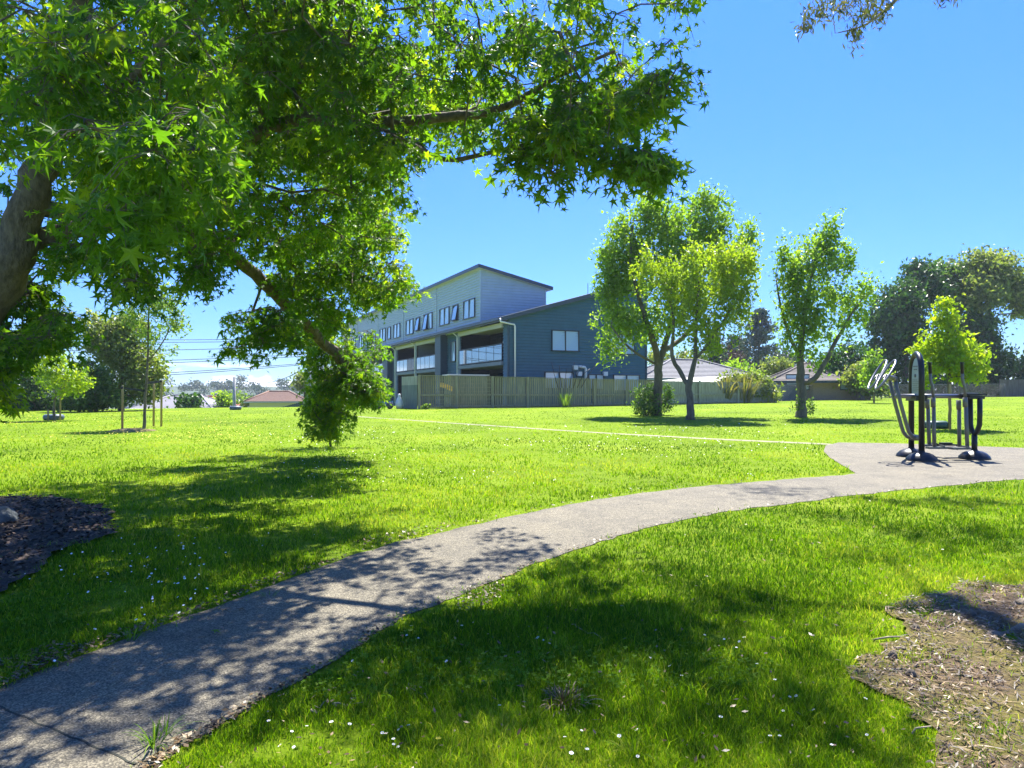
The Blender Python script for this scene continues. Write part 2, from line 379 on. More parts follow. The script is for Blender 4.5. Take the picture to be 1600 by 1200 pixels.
def make_grass(N, dmin, dmax, wk, wmin, wmax, hmean, seedn):
    u = RG.uniform(1/dmax, 1/dmin, N); D = 1/u; X = D*RG.uniform(-.84, .84, N)
    k = grass_mask(X, D); X, D = X[k], D[k]
    # thin, short grass in worn spots and by the path edge
    nz = vnoise(X, D, .45, 31)*.6+vnoise(X, D, .15, 32)*.4
    near = D < 14
    dp = np.full(len(X), 1.0)
    q = np.where(near)[0]; dp[q] = dist_poly(X[q], D[q], PATHXY[::3])
    worn = np.clip(dp/.14, .0, 1)
    keep = RG.random(len(X)) < np.clip(.35+worn*.65, 0, 1)*np.clip((nz-.12)*5, .25, 1)
    X, D, nz, worn = X[keep], D[keep], nz[keep], worn[keep]
    n = len(X)
    q_ = np.where((D < 7) & (X > 1))[0]; dso = np.full(len(X), 9.); dso[q_] = dist_poly(X[q_], D[q_], SOILXY); edge = np.exp(-dso/.22)
    h = hmean*(.35+1.1*nz)*(1-.35*edge)*RG.lognormal(0, .38, n)*(.55+.45*worn)*(1-.35*sstep(8, 25, D))
    tall = RG.random(n) < .012; h[tall] *= 1.9
    w = np.clip(D*wk, wmin, wmax)*RG.uniform(.7, 1.3, n)
    Z = ground(X, D)
    ang = RG.uniform(0, 2*np.pi, n); lean = RG.uniform(.1, .9, n)*h
    dx, dy = np.cos(ang), np.sin(ang); fa = RG.uniform(0, 2*np.pi, n); wx, wy = np.cos(fa)*w/2, np.sin(fa)*w/2
    B = np.stack([X, D, Z-.004], -1)
    V = np.empty((n, 5, 3))
    V[:, 0] = B-np.stack([wx, wy, 0*wx], -1); V[:, 1] = B+np.stack([wx, wy, 0*wx], -1)
    Mi = B+np.stack([dx*lean*.35, dy*lean*.35, h*.62], -1)
    V[:, 2] = Mi+np.stack([wx, wy, 0*wx], -1)*.75; V[:, 3] = Mi-np.stack([wx, wy, 0*wx], -1)*.75
    V[:, 4] = B+np.stack([dx*lean, dy*lean, h*.95], -1)
    b = (np.arange(n)*5)[:, None]
    Fc = np.concatenate([b+np.array([[0, 1, 2]]), b+np.array([[0, 2, 3]]), b+np.array([[3, 2, 4]])], 0)
    dry = (RG.random(n) < .05)*.9; fd_ = 1-.55*sstep(7, 22, D)
    t = np.repeat(np.clip(.4+(RG.random(n)*.9-.45+(vnoise(X, D, .35, 34)-.5)*.5)*fd_+dry*fd_+(vnoise(X, D, 1.7, 33)-.5)*.9+.55*edge*RG.random(n)+.4*(1-worn)*RG.random(n)+(vnoise(X, D, 5, 35)-.5)*.5, -.2, 1.5), 5)
    return V.reshape(-1, 3), Fc, t
V, Fc, t = make_grass(600000, 2.6, 58, .0011, .0034, .03, .037, 1)
o = npmesh('grass', V, Fc, MT['grass_blade'], tint=t, smooth=True); tag(o, kind='stuff', label='short bright green lawn grass covering the park', cat='grass')
# clover and small broad weeds in the near grass
ct = []; cf = []
for k in range(3):
    a0 = 2*math.pi*k/3; b0 = len(ct)
    ct += [(0, 0, 0)]+[(math.cos(a0+s)*r, math.sin(a0+s)*r, z) for s, r, z in ((-.75, .75, .12), (-.3, 1, .08), (.3, 1, .08), (.75, .75, .12))]
    cf += [(b0, b0+1, b0+2), (b0, b0+2, b0+3), (b0, b0+3, b0+4)]
ct = np.array(ct); cf = np.array(cf)
n = 26000; D = 1/RG.uniform(1/9, 1/2.7, n); X = D*RG.uniform(-.8, .8, n)
k = (vnoise(X, D, .8, 40) > .56) & grass_mask(X, D) ; X, D = X[k], D[k]; n = len(X)
pos = np.stack([X, D, ground(X, D)+RG.uniform(.015, .045, n)], -1)
nr = np.stack([RG.normal(0, .35, n), RG.normal(0, .35, n), np.ones(n)], -1); yd = np.cross(nr, rdirs(n))
V, Fc = scatter(pos, yd, nr, RG.uniform(.007, .014, n), ct, cf)
o = npmesh('clover', V, Fc, MT['weed_leaf'], tint=np.repeat(RG.random(n), len(ct))); tag(o, kind='stuff', label='clover leaves mixed through the near grass', cat='clover')

# litter: dead leaves, bark bits along the path edges, in the soil and the mulch
MT['litter'] = leafmat('dry_leaf_litter', (.035, .022, .009), (.13, .078, .032), (.30, .20, .085), trans=.1, nscale=8, tcol=(1, 1, 1), boost=1)
MT['litter2'] = leafmat('bark_chips', (.02, .014, .010), (.055, .038, .026), (.17, .12, .09), trans=0, nscale=8, rough=.8, spec=.2)
lt = np.array([(-.5, 0, 0), (0, -.28, .05), (.5, 0, .12), (0, .28, .05)]); lf = np.array([(0, 1, 2), (0, 2, 3)])
def litter(name, X, Y, smin, smax, mat, label, cat, lift=.008, elong=1.0, tilt=.35):
    n = len(X); pos = np.stack([X, Y, ground(X, Y)+lift+RG.random(n)*.02], -1)
    nr = np.stack([RG.normal(0, tilt, n), RG.normal(0, tilt, n), np.ones(n)], -1); yd = np.cross(nr, rdirs(n))
    T = lt.copy(); T[:, 0] *= elong
    V, Fc = scatter(pos, yd, nr, RG.uniform(smin, smax, n), T, lf)
    o = npmesh(name, V, Fc, mat, tint=np.repeat(RG.random(n)**1.5*1.2, 4)); return tag(o, label, cat, kind='stuff')
n = 120000; D = 1/RG.uniform(1/11, 1/2.7, n); X = D*RG.uniform(-.85, .85, n)
dp = dist_poly(X, D, PATHXY[::2]); ins = inpoly(X, D, PATHXY)
k = (~ins) & (dp < .03+.13*vnoise(X, D, .5, 50)**2) | (~ins & (dp < .3) & (vnoise(X, D, .6, 51) > .80)) | (ins & (dp < .04)) & (RG.random(n) < .5)
X1, Y1 = X[k], D[k]; k = RG.random(len(X1)) < .8; litter('leaf_litter', X1[k], Y1[k], .012, .04, MT['litter'], 'brown dead leaf and twig litter along the edges of the footpath', 'leaf litter', .02)
n = 16000; b0, b1 = SOILXY.min(0), SOILXY.max(0); X = RG.uniform(b0[0], b1[0], n); Y = RG.uniform(b0[1], b1[1], n)
k = inpoly(X, Y, SOILXY) & (vnoise(X, Y, .3, 52) > .3); litter('soil_litter', X[k], Y[k], .005, .022, MT['litter'], 'dry leaves, twigs and bark scraps strewn over the bare soil', 'leaf litter', .02, 1.9)
X = RG.uniform(SOILXY.min(0)[0], SOILXY.max(0)[0], 9000); Y = RG.uniform(SOILXY.min(0)[1], SOILXY.max(0)[1], 9000); k = inpoly(X, Y, SOILXY); litter('straw_litter', X[k], Y[k], .006, .014, MT['litter'], 'thin straw and needle litter over the bare soil', 'leaf litter', .022, 6, .12)
n = 16000; b0, b1 = MULXY.min(0), MULXY.max(0); X = RG.uniform(b0[0], b1[0], n); Y = RG.uniform(b0[1], b1[1], n)
k = inpoly(X, Y, MULXY); litter('bark_chips', X[k], Y[k], .02, .07, MT['litter2'], 'dark bark chips covering the mulched bed at the left edge', 'bark mulch', .04, 1.0)
n = 1100; D = 1/RG.uniform(1/13, 1/2.8, n); X = D*RG.uniform(-.8, .8, n); k = ~inpoly(X, D, PATHXY) | (RG.random(n) < .12)
X, D = X[k], D[k]; k = (X > -1.5) | (RG.random(len(X)) < .25); litter('fallen_leaves', X[k], D[k], .010, .032, MT['litter'], 'scattered brown fallen leaves on the lawn and path', 'leaf litter', .03, 1.2)
# far specks of yellow and white flowers in the lawn
MT['yellow_petal'] = M_('yellow_petal', (.75, .6, .03), .6, var=.15)
MT['white_petal'] = M_('white_petal', (.8, .8, .78), .6, var=.05)
def specks(name, n, px0, px1, py0, py1, size, mat, label, seed, white=False):
    qx = RG.uniform(px0, px1, n*3); qy = RG.uniform(py0, py1, n*3)
    pts = [hit(a, b) for a, b in zip(qx, qy)]; X = np.array([p.x for p in pts]); Y = np.array([p.y for p in pts])
    X += RG.normal(0, .3, len(X)); Y += RG.normal(0, .5, len(Y))
    k = grass_mask(X, Y) & (vnoise(X, Y, 2.2, seed) > .45); X, Y = X[k], Y[k]; n = len(X)
    T = np.array([(math.cos(a)*.5, math.sin(a)*.5, 0) for a in np.arange(6)*math.pi/3]); TF = np.array([(0, 1, 2), (0, 2, 3), (0, 3, 4), (0, 4, 5)])
    pos = np.stack([X, Y, ground(X, Y)+.05], -1); nr = np.stack([RG.normal(0, .3, n), RG.normal(-.4, .3, n), np.ones(n)], -1)
    V, Fc = scatter(pos, np.cross(nr, rdirs(n)), nr, RG.uniform(.6, 1.3, n)*size*np.clip(Y/10, 1, 2), T, TF)
    tag(npmesh(name, V, Fc, mat), label, 'flowers', kind='stuff')
specks('buttercups', 330, -20, 420, 648, 690, .013, MT['yellow_petal'], 'tiny yellow flowers dotting the sunny lawn at the left', 60)
specks('clover_flowers', 200, 420, 1300, 665, 760, .014, MT['white_petal'], 'tiny white clover flowers dotting the middle of the lawn', 61)
specks('lawn_daisies', 60, 60, 520, 860, 960, .016, MT['white_petal'], 'tiny white daisies in the shaded grass left of the path', 62)
# ---------------------------------------------------------------- trees
class Skel:
    def __init__(s): s.p = []; s.par = []; s.fix = []
    def node(s, p, par, r=None): s.p.append(np.array(p, float)); s.par.append(par); s.fix.append(r); return len(s.p)-1
    def limb(s, pts, rs, par=-1, sub=4):
        """hand-laid limb through pts (smoothed) with radii"""
        pts = [np.array(q, float) for q in pts]; last = par
        if par >= 0: pts = [s.p[par]]+pts; rs = [s.fix[par]*.8 if rs[0] > s.fix[par] else rs[0]]+list(rs)
        n = len(pts); out = []
        for i in range(n-1):
            p0 = pts[max(0, i-1)]; p1 = pts[i]; p2 = pts[i+1]; p3 = pts[min(n-1, i+2)]
            for k in range(sub):
                t = k/sub
                q = .5*((2*p1)+(-p0+p2)*t+(2*p0-5*p1+4*p2-p3)*t*t+(-p0+3*p1-3*p2+p3)*t**3)
                if i == 0 and k == 0 and par >= 0: continue
                q = q+RG.normal(0, rs[i]*.12, 3)
                last = s.node(q, last, rs[i]*(1-t)+rs[i+1]*t); out.append(last)
        last = s.node(pts[-1], last, rs[-1]); out.append(last); return out
    def grow(s, targets, step=.35, up=1.2, wig=.06, minr=None):
        c = s.p[0]
        targets = sorted(targets, key=lambda q: min(np.linalg.norm(q-s.p[i]) for i in range(0, len(s.p), 3)))
        A = np.array(s.p); ends = []
        buf = np.zeros((len(s.p)+len(targets)*30, 3)); buf[:len(A)] = A; n = len(A)
        ok = np.ones(len(buf), bool)
        if minr is not None:
            for i in range(n): ok[i] = s.fix[i] is None or i >= minr
        for q in targets:
            d = q-buf[:n]; L = np.linalg.norm(d, axis=1)
            cost = L+up*np.maximum(0, -d[:, 2]+.15*L); cost[~ok[:n]] += 99
            i = int(np.argmin(cost)); dist = L[i]
            k = min(28, max(1, int(dist/step)))
            pr_ = s.par[i]; pd = (s.p[i]-s.p[pr_]) if pr_ >= 0 else np.array([0, 0, 1.])
            pd = pd/(np.linalg.norm(pd)+1e-6); c1 = s.p[i]+pd*dist*.35; last = i
            for t in range(1, k+1):
                u = t/k; w = (1-u)**2*s.p[i]+2*u*(1-u)*c1+u*u*q
                if t < k: w = w+RG.normal(0, wig*min(1, dist), 3)
                last = s.node(w, last); buf[n] = w; n += 1
            ends.append(last)
        return ends
    def mesh(s, rtip=.006, expo=.45, nside=6, rmin=.003, flare=None, thick=None):
        N = len(s.p); cnt = np.zeros(N); kids = [[] for _ in range(N)]
        for i in range(N):
            if s.par[i] >= 0: kids[s.par[i]].append(i)
        for i in range(N-1, -1, -1):
            if not kids[i]: cnt[i] = max(cnt[i], 1)
            if s.par[i] >= 0: cnt[s.par[i]] += cnt[i]
        r = np.maximum(rmin, rtip*cnt**expo)
        for i in range(N):
            if s.fix[i] is not None: r[i] = s.fix[i]
            elif s.par[i] >= 0: r[i] = min(r[i], r[s.par[i]]*.93)
        mb = MB(); stack = [i for i in range(N) if s.par[i] < 0]
        while stack:
            st = stack.pop(); chain = [st]; 
            while kids[chain[-1]]:
                ks = sorted(kids[chain[-1]], key=lambda k: (-(s.fix[k] or 0), -cnt[k]))
                stack += ks[1:]; chain.append(ks[0])
            pts = [s.p[k] for k in chain]; rr = [float(r[k]) for k in chain]
            if s.par[st] >= 0: pts = [s.p[s.par[st]]]+pts; rr = [min(rr[0]*1.05, float(r[s.par[st]]))]+rr
            if len(pts) > 1: mb.tube(pts, rr, 10 if rr[0] > .08 else (nside if rr[0] > .015 else 4), cap=False)
        return mb
LT = np.array([(0, -.5, 0), (.30, -.02, .09), (0, .5, -.10), (-.30, -.02, .09)]); LF = np.array([(0, 1, 2), (0, 2, 3)])
NT = np.array([(0, -.5, 0), (.12, 0, .02), (0, .5, -.08), (-.12, 0, .02)])
_o = [(-90, .16), (-42, .60), (-8, .30), (27, .93), (58, .33), (90, 1.05), (122, .33), (153, .93), (188, .30), (222, .60)]
ST = np.array([(0, 0, .03)]+[(math.cos(R(a))*r, math.sin(R(a))*r, -.22*r*r+(.05 if r < .4 else 0)) for a, r in _o])
SF = np.array([(0, k+1, (k+1) % 10+1) for k in range(10)])
def leaf_cloud(cent, n, sg, size, T=LT, TF=LF, droop=.3, up=.6, sizev=.25):
    """n leaves round every centre"""
    cent = np.asarray(cent); C = np.repeat(cent, n, 0); m = len(C); sg = np.asarray(sg)
    pos = C+RG.normal(size=(m, 3))*sg*np.repeat(RG.uniform(.7, 1.35, (len(cent), 1)), n, 0)
    yd = RG.normal(size=(m, 3))*.8; yd[:, 2] -= droop; nr = RG.normal(size=(m, 3))*.6; nr[:, 2] += up
    V, Fc = scatter(pos, yd, nr, size*RG.lognormal(0, sizev, m), T, TF)
    tint = np.repeat(np.clip(np.repeat(RG.normal(.5, .22, len(cent)), n)+RG.normal(0, .2, m), 0, 1.2), len(T))
    return V, Fc, tint
def blob_pts(blobs, per=None):
    out = []
    for b in blobs:
        px, py, D, rx, ry, n = b[:6]; c = np.array(P(px, py, D)); rX = rx/F*D; rZ = ry/F*D; rY = b[6] if len(b) > 6 else rX*.95
        v = rdirs(n)*(RG.random(n)**.42)[:, None]
        out.append(c+v*np.array([rX, rY, rZ])*RG.uniform(.8, 1.18, (n, 1)))
    return np.concatenate(out)
def tree(name, label, cat, base, limbs, blobs, leaf, lmat, bmat='bark', nl=14, sg=(.2, .2, .28), rtip=.008, step=.5, up=1.2, group=None, T=LT, TF=LF, extra=None, expo=.45, droop=.3, rel=True):
    b = Vector(base); r = root(name, b, label, cat, group); s = Skel(); ids = []
    for li, (pts, rs, par) in enumerate(limbs):
        pid = -1 if par is None else ids[par[0]][par[1]]
        ids.append(s.limb(pts, rs, pid))
    c = blob_pts(blobs) if blobs is not None and len(blobs) and len(blobs[0]) >= 6 else np.zeros((0, 3))
    if extra is not None: c = np.concatenate([c, extra]) if len(c) else np.asarray(extra)
    s.grow(list(c), step, up, minr=max(1, len(ids[0])//2))
    s.mesh(rtip, expo).build('trunk', MT[bmat], r)
    V, Fc, t = leaf_cloud(c, nl, sg, leaf, T, TF, droop)
    npmesh('crown', V, Fc, MT[lmat], r, t)
    return r, s, c
# ---- the big sweetgum: trunk off the left edge, limbs sweeping right over the path
sb = Vector((-6.35, 7.6, 0)); sb.z = gz(sb.x, sb.y)-.05
sg_root = root('sweetgum_tree', sb, 'huge sweetgum with star-shaped leaves, dark trunk and boughs overhanging from the left edge', 'tree')
S = Skel()
tr = S.limb([sb, sb+Vector((.25, 0, .5)), P(-30, 500, 7.55), P(20, 400, 7.5), P(52, 300, 7.5), P(75, 225, 7.5), P(110, 60, 7.4), P(150, -160, 7.4), P(170, -420, 7.3)], [.34, .24, .205, .185, .16, .145, .125, .09, .05])
def nearest(pt): 
    A = np.array([S.p[i] if S.fix[i] else [99, 99, 99] for i in range(len(S.p))]); return int(np.argmin(np.linalg.norm(A-np.array(pt), axis=1)))
la = S.limb([P(110, 357, 7.9), P(180, 352, 8.6), P(255, 352, 9.5), P(330, 378, 10.6), P(385, 418, 11.6), P(440, 468, 12.5), P(500, 530, 13.3), P(535, 565, 13.8), P(537, 590, 14.2), P(520, 618, 14.3), P(512, 650, 14.4), P(517, 700, 14.5)], [.105, .10, .098, .095, .098, .10, .10, .10, .07, .04, .03, .02], nearest(P(30, 378, 7.5)))
lb = S.limb([P(150, 330, 7.9), P(240, 300, 8.2), P(330, 268, 8.1), P(395, 215, 8.0), P(455, 190, 8.0), P(545, 192, 7.9), P(620, 190, 7.8), P(700, 182, 7.6), P(765, 176, 7.4), P(825, 148, 7.2), P(875, 118, 7.0), P(960, 80, 6.8)], [.085, .08, .075, .075, .072, .065, .058, .05, .042, .032, .024, .012], nearest(P(45, 330, 7.5)))
lc = S.limb([P(190, 130, 7.4), P(290, 40, 7.3), P(335, -50, 7.2), P(420, -200, 7.2), P(560, -360, 7.4)], [.075, .065, .055, .04, .02], nearest(P(85, 190, 7.5)))
ld = S.limb([P(430, 370, 11.6), P(470, 430, 12.4), P(540, 420, 12.8), P(600, 400, 12.8)], [.05, .045, .03, .018], nearest(P(330, 378, 10.6)))
le = S.limb([P(-160, 330, 8.5), P(-300, 200, 9.5), P(-420, 60, 10.5)], [.10, .07, .04], nearest(P(30, 378, 7.5)))
lf2 = S.limb([P(690, 250, 7.3), P(800, 232, 7.0), P(900, 250, 6.8), P(985, 262, 6.6)], [.025, .02, .014, .008], nearest(P(620, 190, 7.8)))
lg2 = S.limb([P(270, 90, 9.2), P(400, 60, 10.5), P(520, 80, 11.5), P(600, 150, 12)], [.07, .05, .035, .02], nearest(P(110, 60, 7.4)))
def poly_pts(poly, n, d0, d1):
    poly = np.array(poly, float); lo, hi = poly.min(0), poly.max(0); out = []
    while len(out) < n:
        x = RG.uniform(lo[0], hi[0], n); y = RG.uniform(lo[1], hi[1], n); k = inpoly(x, y, poly)
        for a, b_ in zip(x[k], y[k]): out.append(np.array(P(a, b_, RG.uniform(d0, d1))))
    return out[:n]
near = poly_pts([(-40, 0), (330, 0), (350, 130), (330, 230), (235, 300), (170, 360), (60, 340), (-40, 380)], 90, 4.2, 6.0)
near += poly_pts([(60, 180), (330, 160), (345, 240), (260, 300), (235, 340), (190, 345), (60, 340)], 30, 3.6, 5.2)
mid = poly_pts([(-40, 0), (560, 0), (560, 180), (400, 240), (380, 330), (200, 360), (-40, 400)], 180, 6.2, 9)
mid += poly_pts([(330, -60), (1110, -40), (1090, 60), (1060, 125), (900, 125), (700, 130), (560, 130), (380, 120)], 200, 6, 8.6)
mid += poly_pts([(400, 120), (1060, 120), (1035, 150), (900, 175), (760, 195), (560, 215), (430, 215)], 75, 8.0, 9.4)
mid += poly_pts([(880, 110), (1055, 110), (1035, 160), (900, 180)], 36, 6, 7.2)
mid += poly_pts([(540, 190), (760, 190), (745, 215), (700, 225), (650, 225), (560, 240)], 30, 6.6, 7.8)
mid += poly_pts([(770, 185), (1020, 140), (1035, 175), (985, 205), (960, 225), (900, 235), (880, 265), (845, 275), (815, 260), (800, 225)], 62, 6.2, 7.3)
mid += poly_pts([(955, 215), (1045, 232), (1060, 240), (1045, 256), (975, 270)], 24, 6.4, 7)
back = poly_pts([(250, 210), (600, 220), (622, 265), (622, 320), (580, 335), (560, 370), (430, 400), (290, 395), (230, 360)], 250, 8.6, 12.5)
back += poly_pts([(430, 380), (560, 330), (625, 345), (622, 400), (648, 445), (620, 462), (560, 478), (520, 520), (470, 480), (425, 430)], 230, 11.6, 13.8)
back += poly_pts([(490, 590), (530, 575), (545, 600), (540, 650), (525, 676), (490, 668), (482, 640)], 62, 13.8, 14.7)
back += poly_pts([(548, 572), (580, 575), (596, 600), (588, 622), (560, 628), (540, 610)], 42, 13.3, 14.2)
back += poly_pts([(465, 500), (515, 500), (560, 560), (545, 600), (490, 600)], 50, 13.6, 14.6)
back += poly_pts([(375, 445), (440, 470), (470, 520), (455, 540), (420, 540), (395, 555), (370, 575), (335, 592), (355, 555), (368, 510)], 40, 10.8, 12)
dark = poly_pts([(-90, 420), (50, 430), (90, 480), (128, 515), (60, 528), (10, 560), (0, 610), (-90, 640)], 190, 6.9, 9)
dark += poly_pts([(-60, 330), (110, 370), (95, 425), (-60, 440)], 40, 7, 9.5)
dr = poly_pts([(180, 370), (240, 370), (235, 420), (215, 458), (195, 450)], 16, 6.2, 7.4)
dr += poly_pts([(285, 380), (345, 390), (330, 430), (305, 445), (290, 430)], 14, 8.0, 9.6)
dr += poly_pts([(100, 380), (190, 380), (180, 400), (110, 410)], 12, 6.5, 8.0)
# unseen canopy above and left of the frame, partly added to cast shade
over = poly_pts([(-700, -700), (300, -520), (330, -20), (-60, -20)], 150, 5.8, 9.5)
over += poly_pts([(330, -300), (900, -240), (1080, -40), (330, -40)], 25, 6.5, 9)
over += poly_pts([(-300, -480), (400, -440), (340, -60), (-200, -60)], 110, 5.5, 8)
over += [np.array(P(RG.uniform(-850, -60), RG.uniform(-300, 420), RG.uniform(7.5, 13))) for _ in range(230)]
over += [np.array(P(RG.uniform(-60, 430), RG.uniform(-330, 150), RG.uniform(9, 15))) for _ in range(90)]
def shade(px, py, rx, ry, z, n):
    g = np.array(hit(px, py)); k = (z-g[2])/SDIR[2]; c = g+SDIR*k
    v = rdirs(n)*(RG.random(n)**.5)[:, None]; return c+v*np.array([rx, ry, .5])
for q in [(680, 835, .5, .3, 5.0, 5), (640, 850, .5, .3, 5.0, 6), (800, 835, .5, .4, 5.2, 8), (560, 900, .5, .3, 5.0, 6), (450, 930, .4, .2, 5.2, 4), (300, 985, .4, .2, 5.0, 4), (130, 1090, .4, .2, 4.8, 4), (400, 1080, .4, .2, 5, 3), (60, 1000, .7, .5, 5, 8),
          (60, 790, 1.5, .9, 7, 34), (180, 765, 1.5, .8, 7.2, 36), (290, 738, 1.3, .8, 7.2, 34), (400, 718, 1.3, .8, 7.2, 32), (490, 703, 1.0, .8, 6.5, 20), (60, 860, 1.3, .8, 6, 30), (230, 850, .9, .6, 6, 26), (200, 800, 1.0, .6, 6.4, 20), (330, 880, .8, .5, 5.6, 18), (420, 850, .8, .5, 5.8, 16), (510, 840, .7, .5, 5.8, 16), (600, 812, .7, .4, 6, 12), (150, 930, .9, .5, 5.4, 22), (300, 800, .5, .3, 6.5, 5)]: over += list(shade(*q[:5], int(q[5]*(1.7 if q[0] < 560 and q[1] < 1000 else 1))))  # clumps added up the sun line to cast the ground shade
allc = near+mid+back+dark+dr+over
def _keep(q):
    x = 800+F*q[0]/q[1]; y = 620-F*(q[2]-EYE)/q[1]
    if 215 < y < 520 and x < 105+(330-y)*.2 and q[1] < 7.95: return False
    return True
bough = []
for k in range(60):
    t = RG.uniform(.25, 1); i = int(t*4); W_ = [(385, 418, 11.6), (440, 468, 12.5), (500, 530, 13.3), (537, 575, 13.9), (537, 590, 14.2)]; a, b_ = W_[min(3, i)], W_[min(4, i+1)]; f_ = t*4-i
    x, y, d_ = [a[j]*(1-f_)+b_[j]*f_ for j in range(3)]; bough.append(np.array(P(x+RG.uniform(-15, 62), y+RG.uniform(-45, 30), d_+RG.uniform(.4, 1.3))))
allc += bough
def _gap(q):
    gx, gy = q[0]-q[2]*SDIR[0]/SDIR[2], q[1]-q[2]*SDIR[1]/SDIR[2]; x = 800+F*q[0]/q[1]
    if gx < -1.6 or x < 380: return True
    return float(vnoise(gx, gy, .6, 77)) < .56
allc = [q for q in allc if _keep(q) and _gap(q)]
shade_cover = []  # extra clumps sunward of the left crown, mostly unseen, added to darken it
for q in near+[m_ for m_ in mid if 800+F*m_[0]/m_[1] < 420]+dark:
    if RG.random() < .75:
        c = q+SDIR*RG.uniform(1.6, 5.5)+RG.normal(0, .25, 3)
        if 620-F*(c[2]-EYE)/c[1] < -25 or RG.random() < .2: shade_cover.append(c)
allc += shade_cover
ends = S.grow(allc, .3, .5, wig=.03, minr=20)
tips = np.array([S.p[i] for i in ends])
# drooping twigs with leaves along them
tw = MB(); LP = []; LD = []; LTn = []
for c in tips:
    base_t = RG.normal(.5, .2)
    for k in range(6):
        a = RG.uniform(0, 2*np.pi); L = RG.uniform(.16, .38); dv = np.array([math.cos(a)*.75, math.sin(a)*.75, RG.uniform(-.55, .25)])
        p1 = c+dv*L*.55; p2 = p1+(dv+np.array([0, 0, -.7]))*L*.5
        tw.tube([c, p1, p2], [.004, .003, .002], 3, cap=False)
        for t in RG.uniform(.25, 1.08, 6):
            q = c+(p1-c)*min(1, t*2) if t < .5 else p1+(p2-p1)*(t*2-1)
            LP.append(q+RG.normal(0, .03, 3)); LD.append((dv[0]*.8+RG.normal(0, .55), dv[1]*.8+RG.normal(0, .55), -.75+RG.normal(0, .35))); LTn.append(base_t+RG.normal(0, .18))
LP = np.array(LP); LD = np.array(LD); m_ = len(LP)
nr = RG.normal(size=(m_, 3))*.75; nr[:, 2] += .75
LP = LP+LD/np.linalg.norm(LD, axis=1, keepdims=True)*.06
lsz = .066*RG.lognormal(0, .28, m_); VV = []; FF = []; off_ = 0
for k, (zc, sx) in enumerate(((1, 1), (2.6, .86), (-.8, .94))):
    i_ = np.arange(k, m_, 3); T_ = ST*np.array([sx, 1, zc]); T_[:, 0] += .10*(k-1)*T_[:, 1]**2
    v_, f_ = scatter(LP[i_], LD[i_], nr[i_], lsz[i_], T_, SF); VV.append(v_); FF.append(f_+off_); off_ += len(v_)
tt_ = np.clip(LTn, 0, 1.2); npmesh('crown', np.concatenate(VV), np.concatenate(FF), MT['gum_leaf'], sg_root, np.concatenate([np.repeat(tt_[k::3], len(ST)) for k in range(3)]))
tk = S.mesh(.0075, .42)
tk.v += []; off = len(tk.v); tk.v += tw.v; tk.f += [[i+off for i in f] for f in tw.f]; tk.m += tw.m; tk.sm += tw.sm
tk.build('trunk', MT['dbark'], sg_root)

# ---- tall gum just off the right edge; its crown is above the picture, its shade falls on the lawn
eb = Vector((4.75, 4.9, 0)); eb.z = gz(eb.x, eb.y)
def shade(px, py, rx, ry, z, n):
    g = np.array(hit(px, py)); k = (z-g[2])/SDIR[2]; c = g+SDIR*k
    v = rdirs(n)*(RG.random(n)**.5)[:, None]; return c+v*np.array([rx, ry, .5])
sh = [(1250, 768, 1.1, .9, 12.6, 12), (1330, 815, 1.0, .7, 12, 9), (1530, 850, 1.3, .9, 12, 20), (1440, 835, .8, .5, 12, 8), (1590, 900, 1, .6, 11, 10),
      (960, 890, .6, .2, 11, 6), (850, 950, .5, .3, 11, 5), (1080, 1000, .4, .25, 10, 6), (1180, 925, .55, .25, 11, 8), (950, 1050, .3, .2, 10, 4),
      (760, 1020, .4, .2, 10, 4), (1240, 1060, .5, .25, 9.5, 8), (1100, 1130, .4, .2, 9.5, 6), (690, 1090, .4, .2, 9.5, 6), (950, 1130, .4, .12, 9.5, 4), (1030, 1190, .5, .1, 9.5, 5), (1300, 1160, .5, .3, 9.5, 11), (560, 1110, .4, .2, 9, 7), (620, 1020, .3, .2, 9.5, 5), (1480, 965, .4, .2, 10, 3)]
sh += [(900, 1000, .5, .3, 10, 8), (1150, 960, .7, .3, 10.5, 10), (1050, 1090, .6, .3, 9.5, 9), (800, 1060, .5, .25, 9.5, 7), (1330, 870, .8, .4, 11.5, 9), (1190, 1170, .5, .2, 9, 7), (720, 1160, .5, .2, 9, 6)]
shc = np.concatenate([np.array([c for c in shade(*q) if vnoise(c[0]-c[2]*.13, c[1]-c[2]*.56, .45, 78) < .62] or [shade(*q)[0]]) for q in sh]+[blob_pts([(1700, -400, 9, 300, 160, 30, 3)])])
twc = blob_pts([(1330, 4, 14, 60, 26, 50, .6), (1280, 20, 14.1, 30, 20, 26, .4), (1340, 55, 14, 12, 22, 16, .2), (1382, 10, 14, 22, 22, 18, .4), (1255, 40, 14.1, 8, 10, 5, .2), (1475, -4, 13.5, 24, 8, 10, .3)])
ex = twc
gum, gs, gc = tree('gum_tree', 'tall gum tree whose sparse narrow-leaved twigs hang into the top right corner', 'tree', eb,
    [([eb-Vector((0, 0, .3)), eb+Vector((0, 0, .25)), eb+Vector((.05, .1, 1)), eb+Vector((.2, .4, 3)), eb+Vector((.2, 1.2, 5.5)), eb+Vector((-.1, 2.2, 8)), eb+Vector((-.4, 4, 10.2)), eb+Vector((-.3, 7, 12))], [.75, .52, .40, .36, .30, .24, .18, .10], None),
     ([eb+Vector((.6, 6, 8.9)), np.array(P(1460, -70, 14)), np.array(P(1400, 0, 14)), np.array(P(1378, 20, 14)), np.array(P(1345, 42, 14)), np.array(P(1305, 52, 14.1))], [.10, .05, .035, .028, .018, .008], (0, 20))],
    [], .125, 'euc_leaf', 'gbark', nl=9, sg=(.07, .07, .10), rtip=.0035, T=NT, extra=ex, droop=1.0, up=.8)
gs2 = Skel()
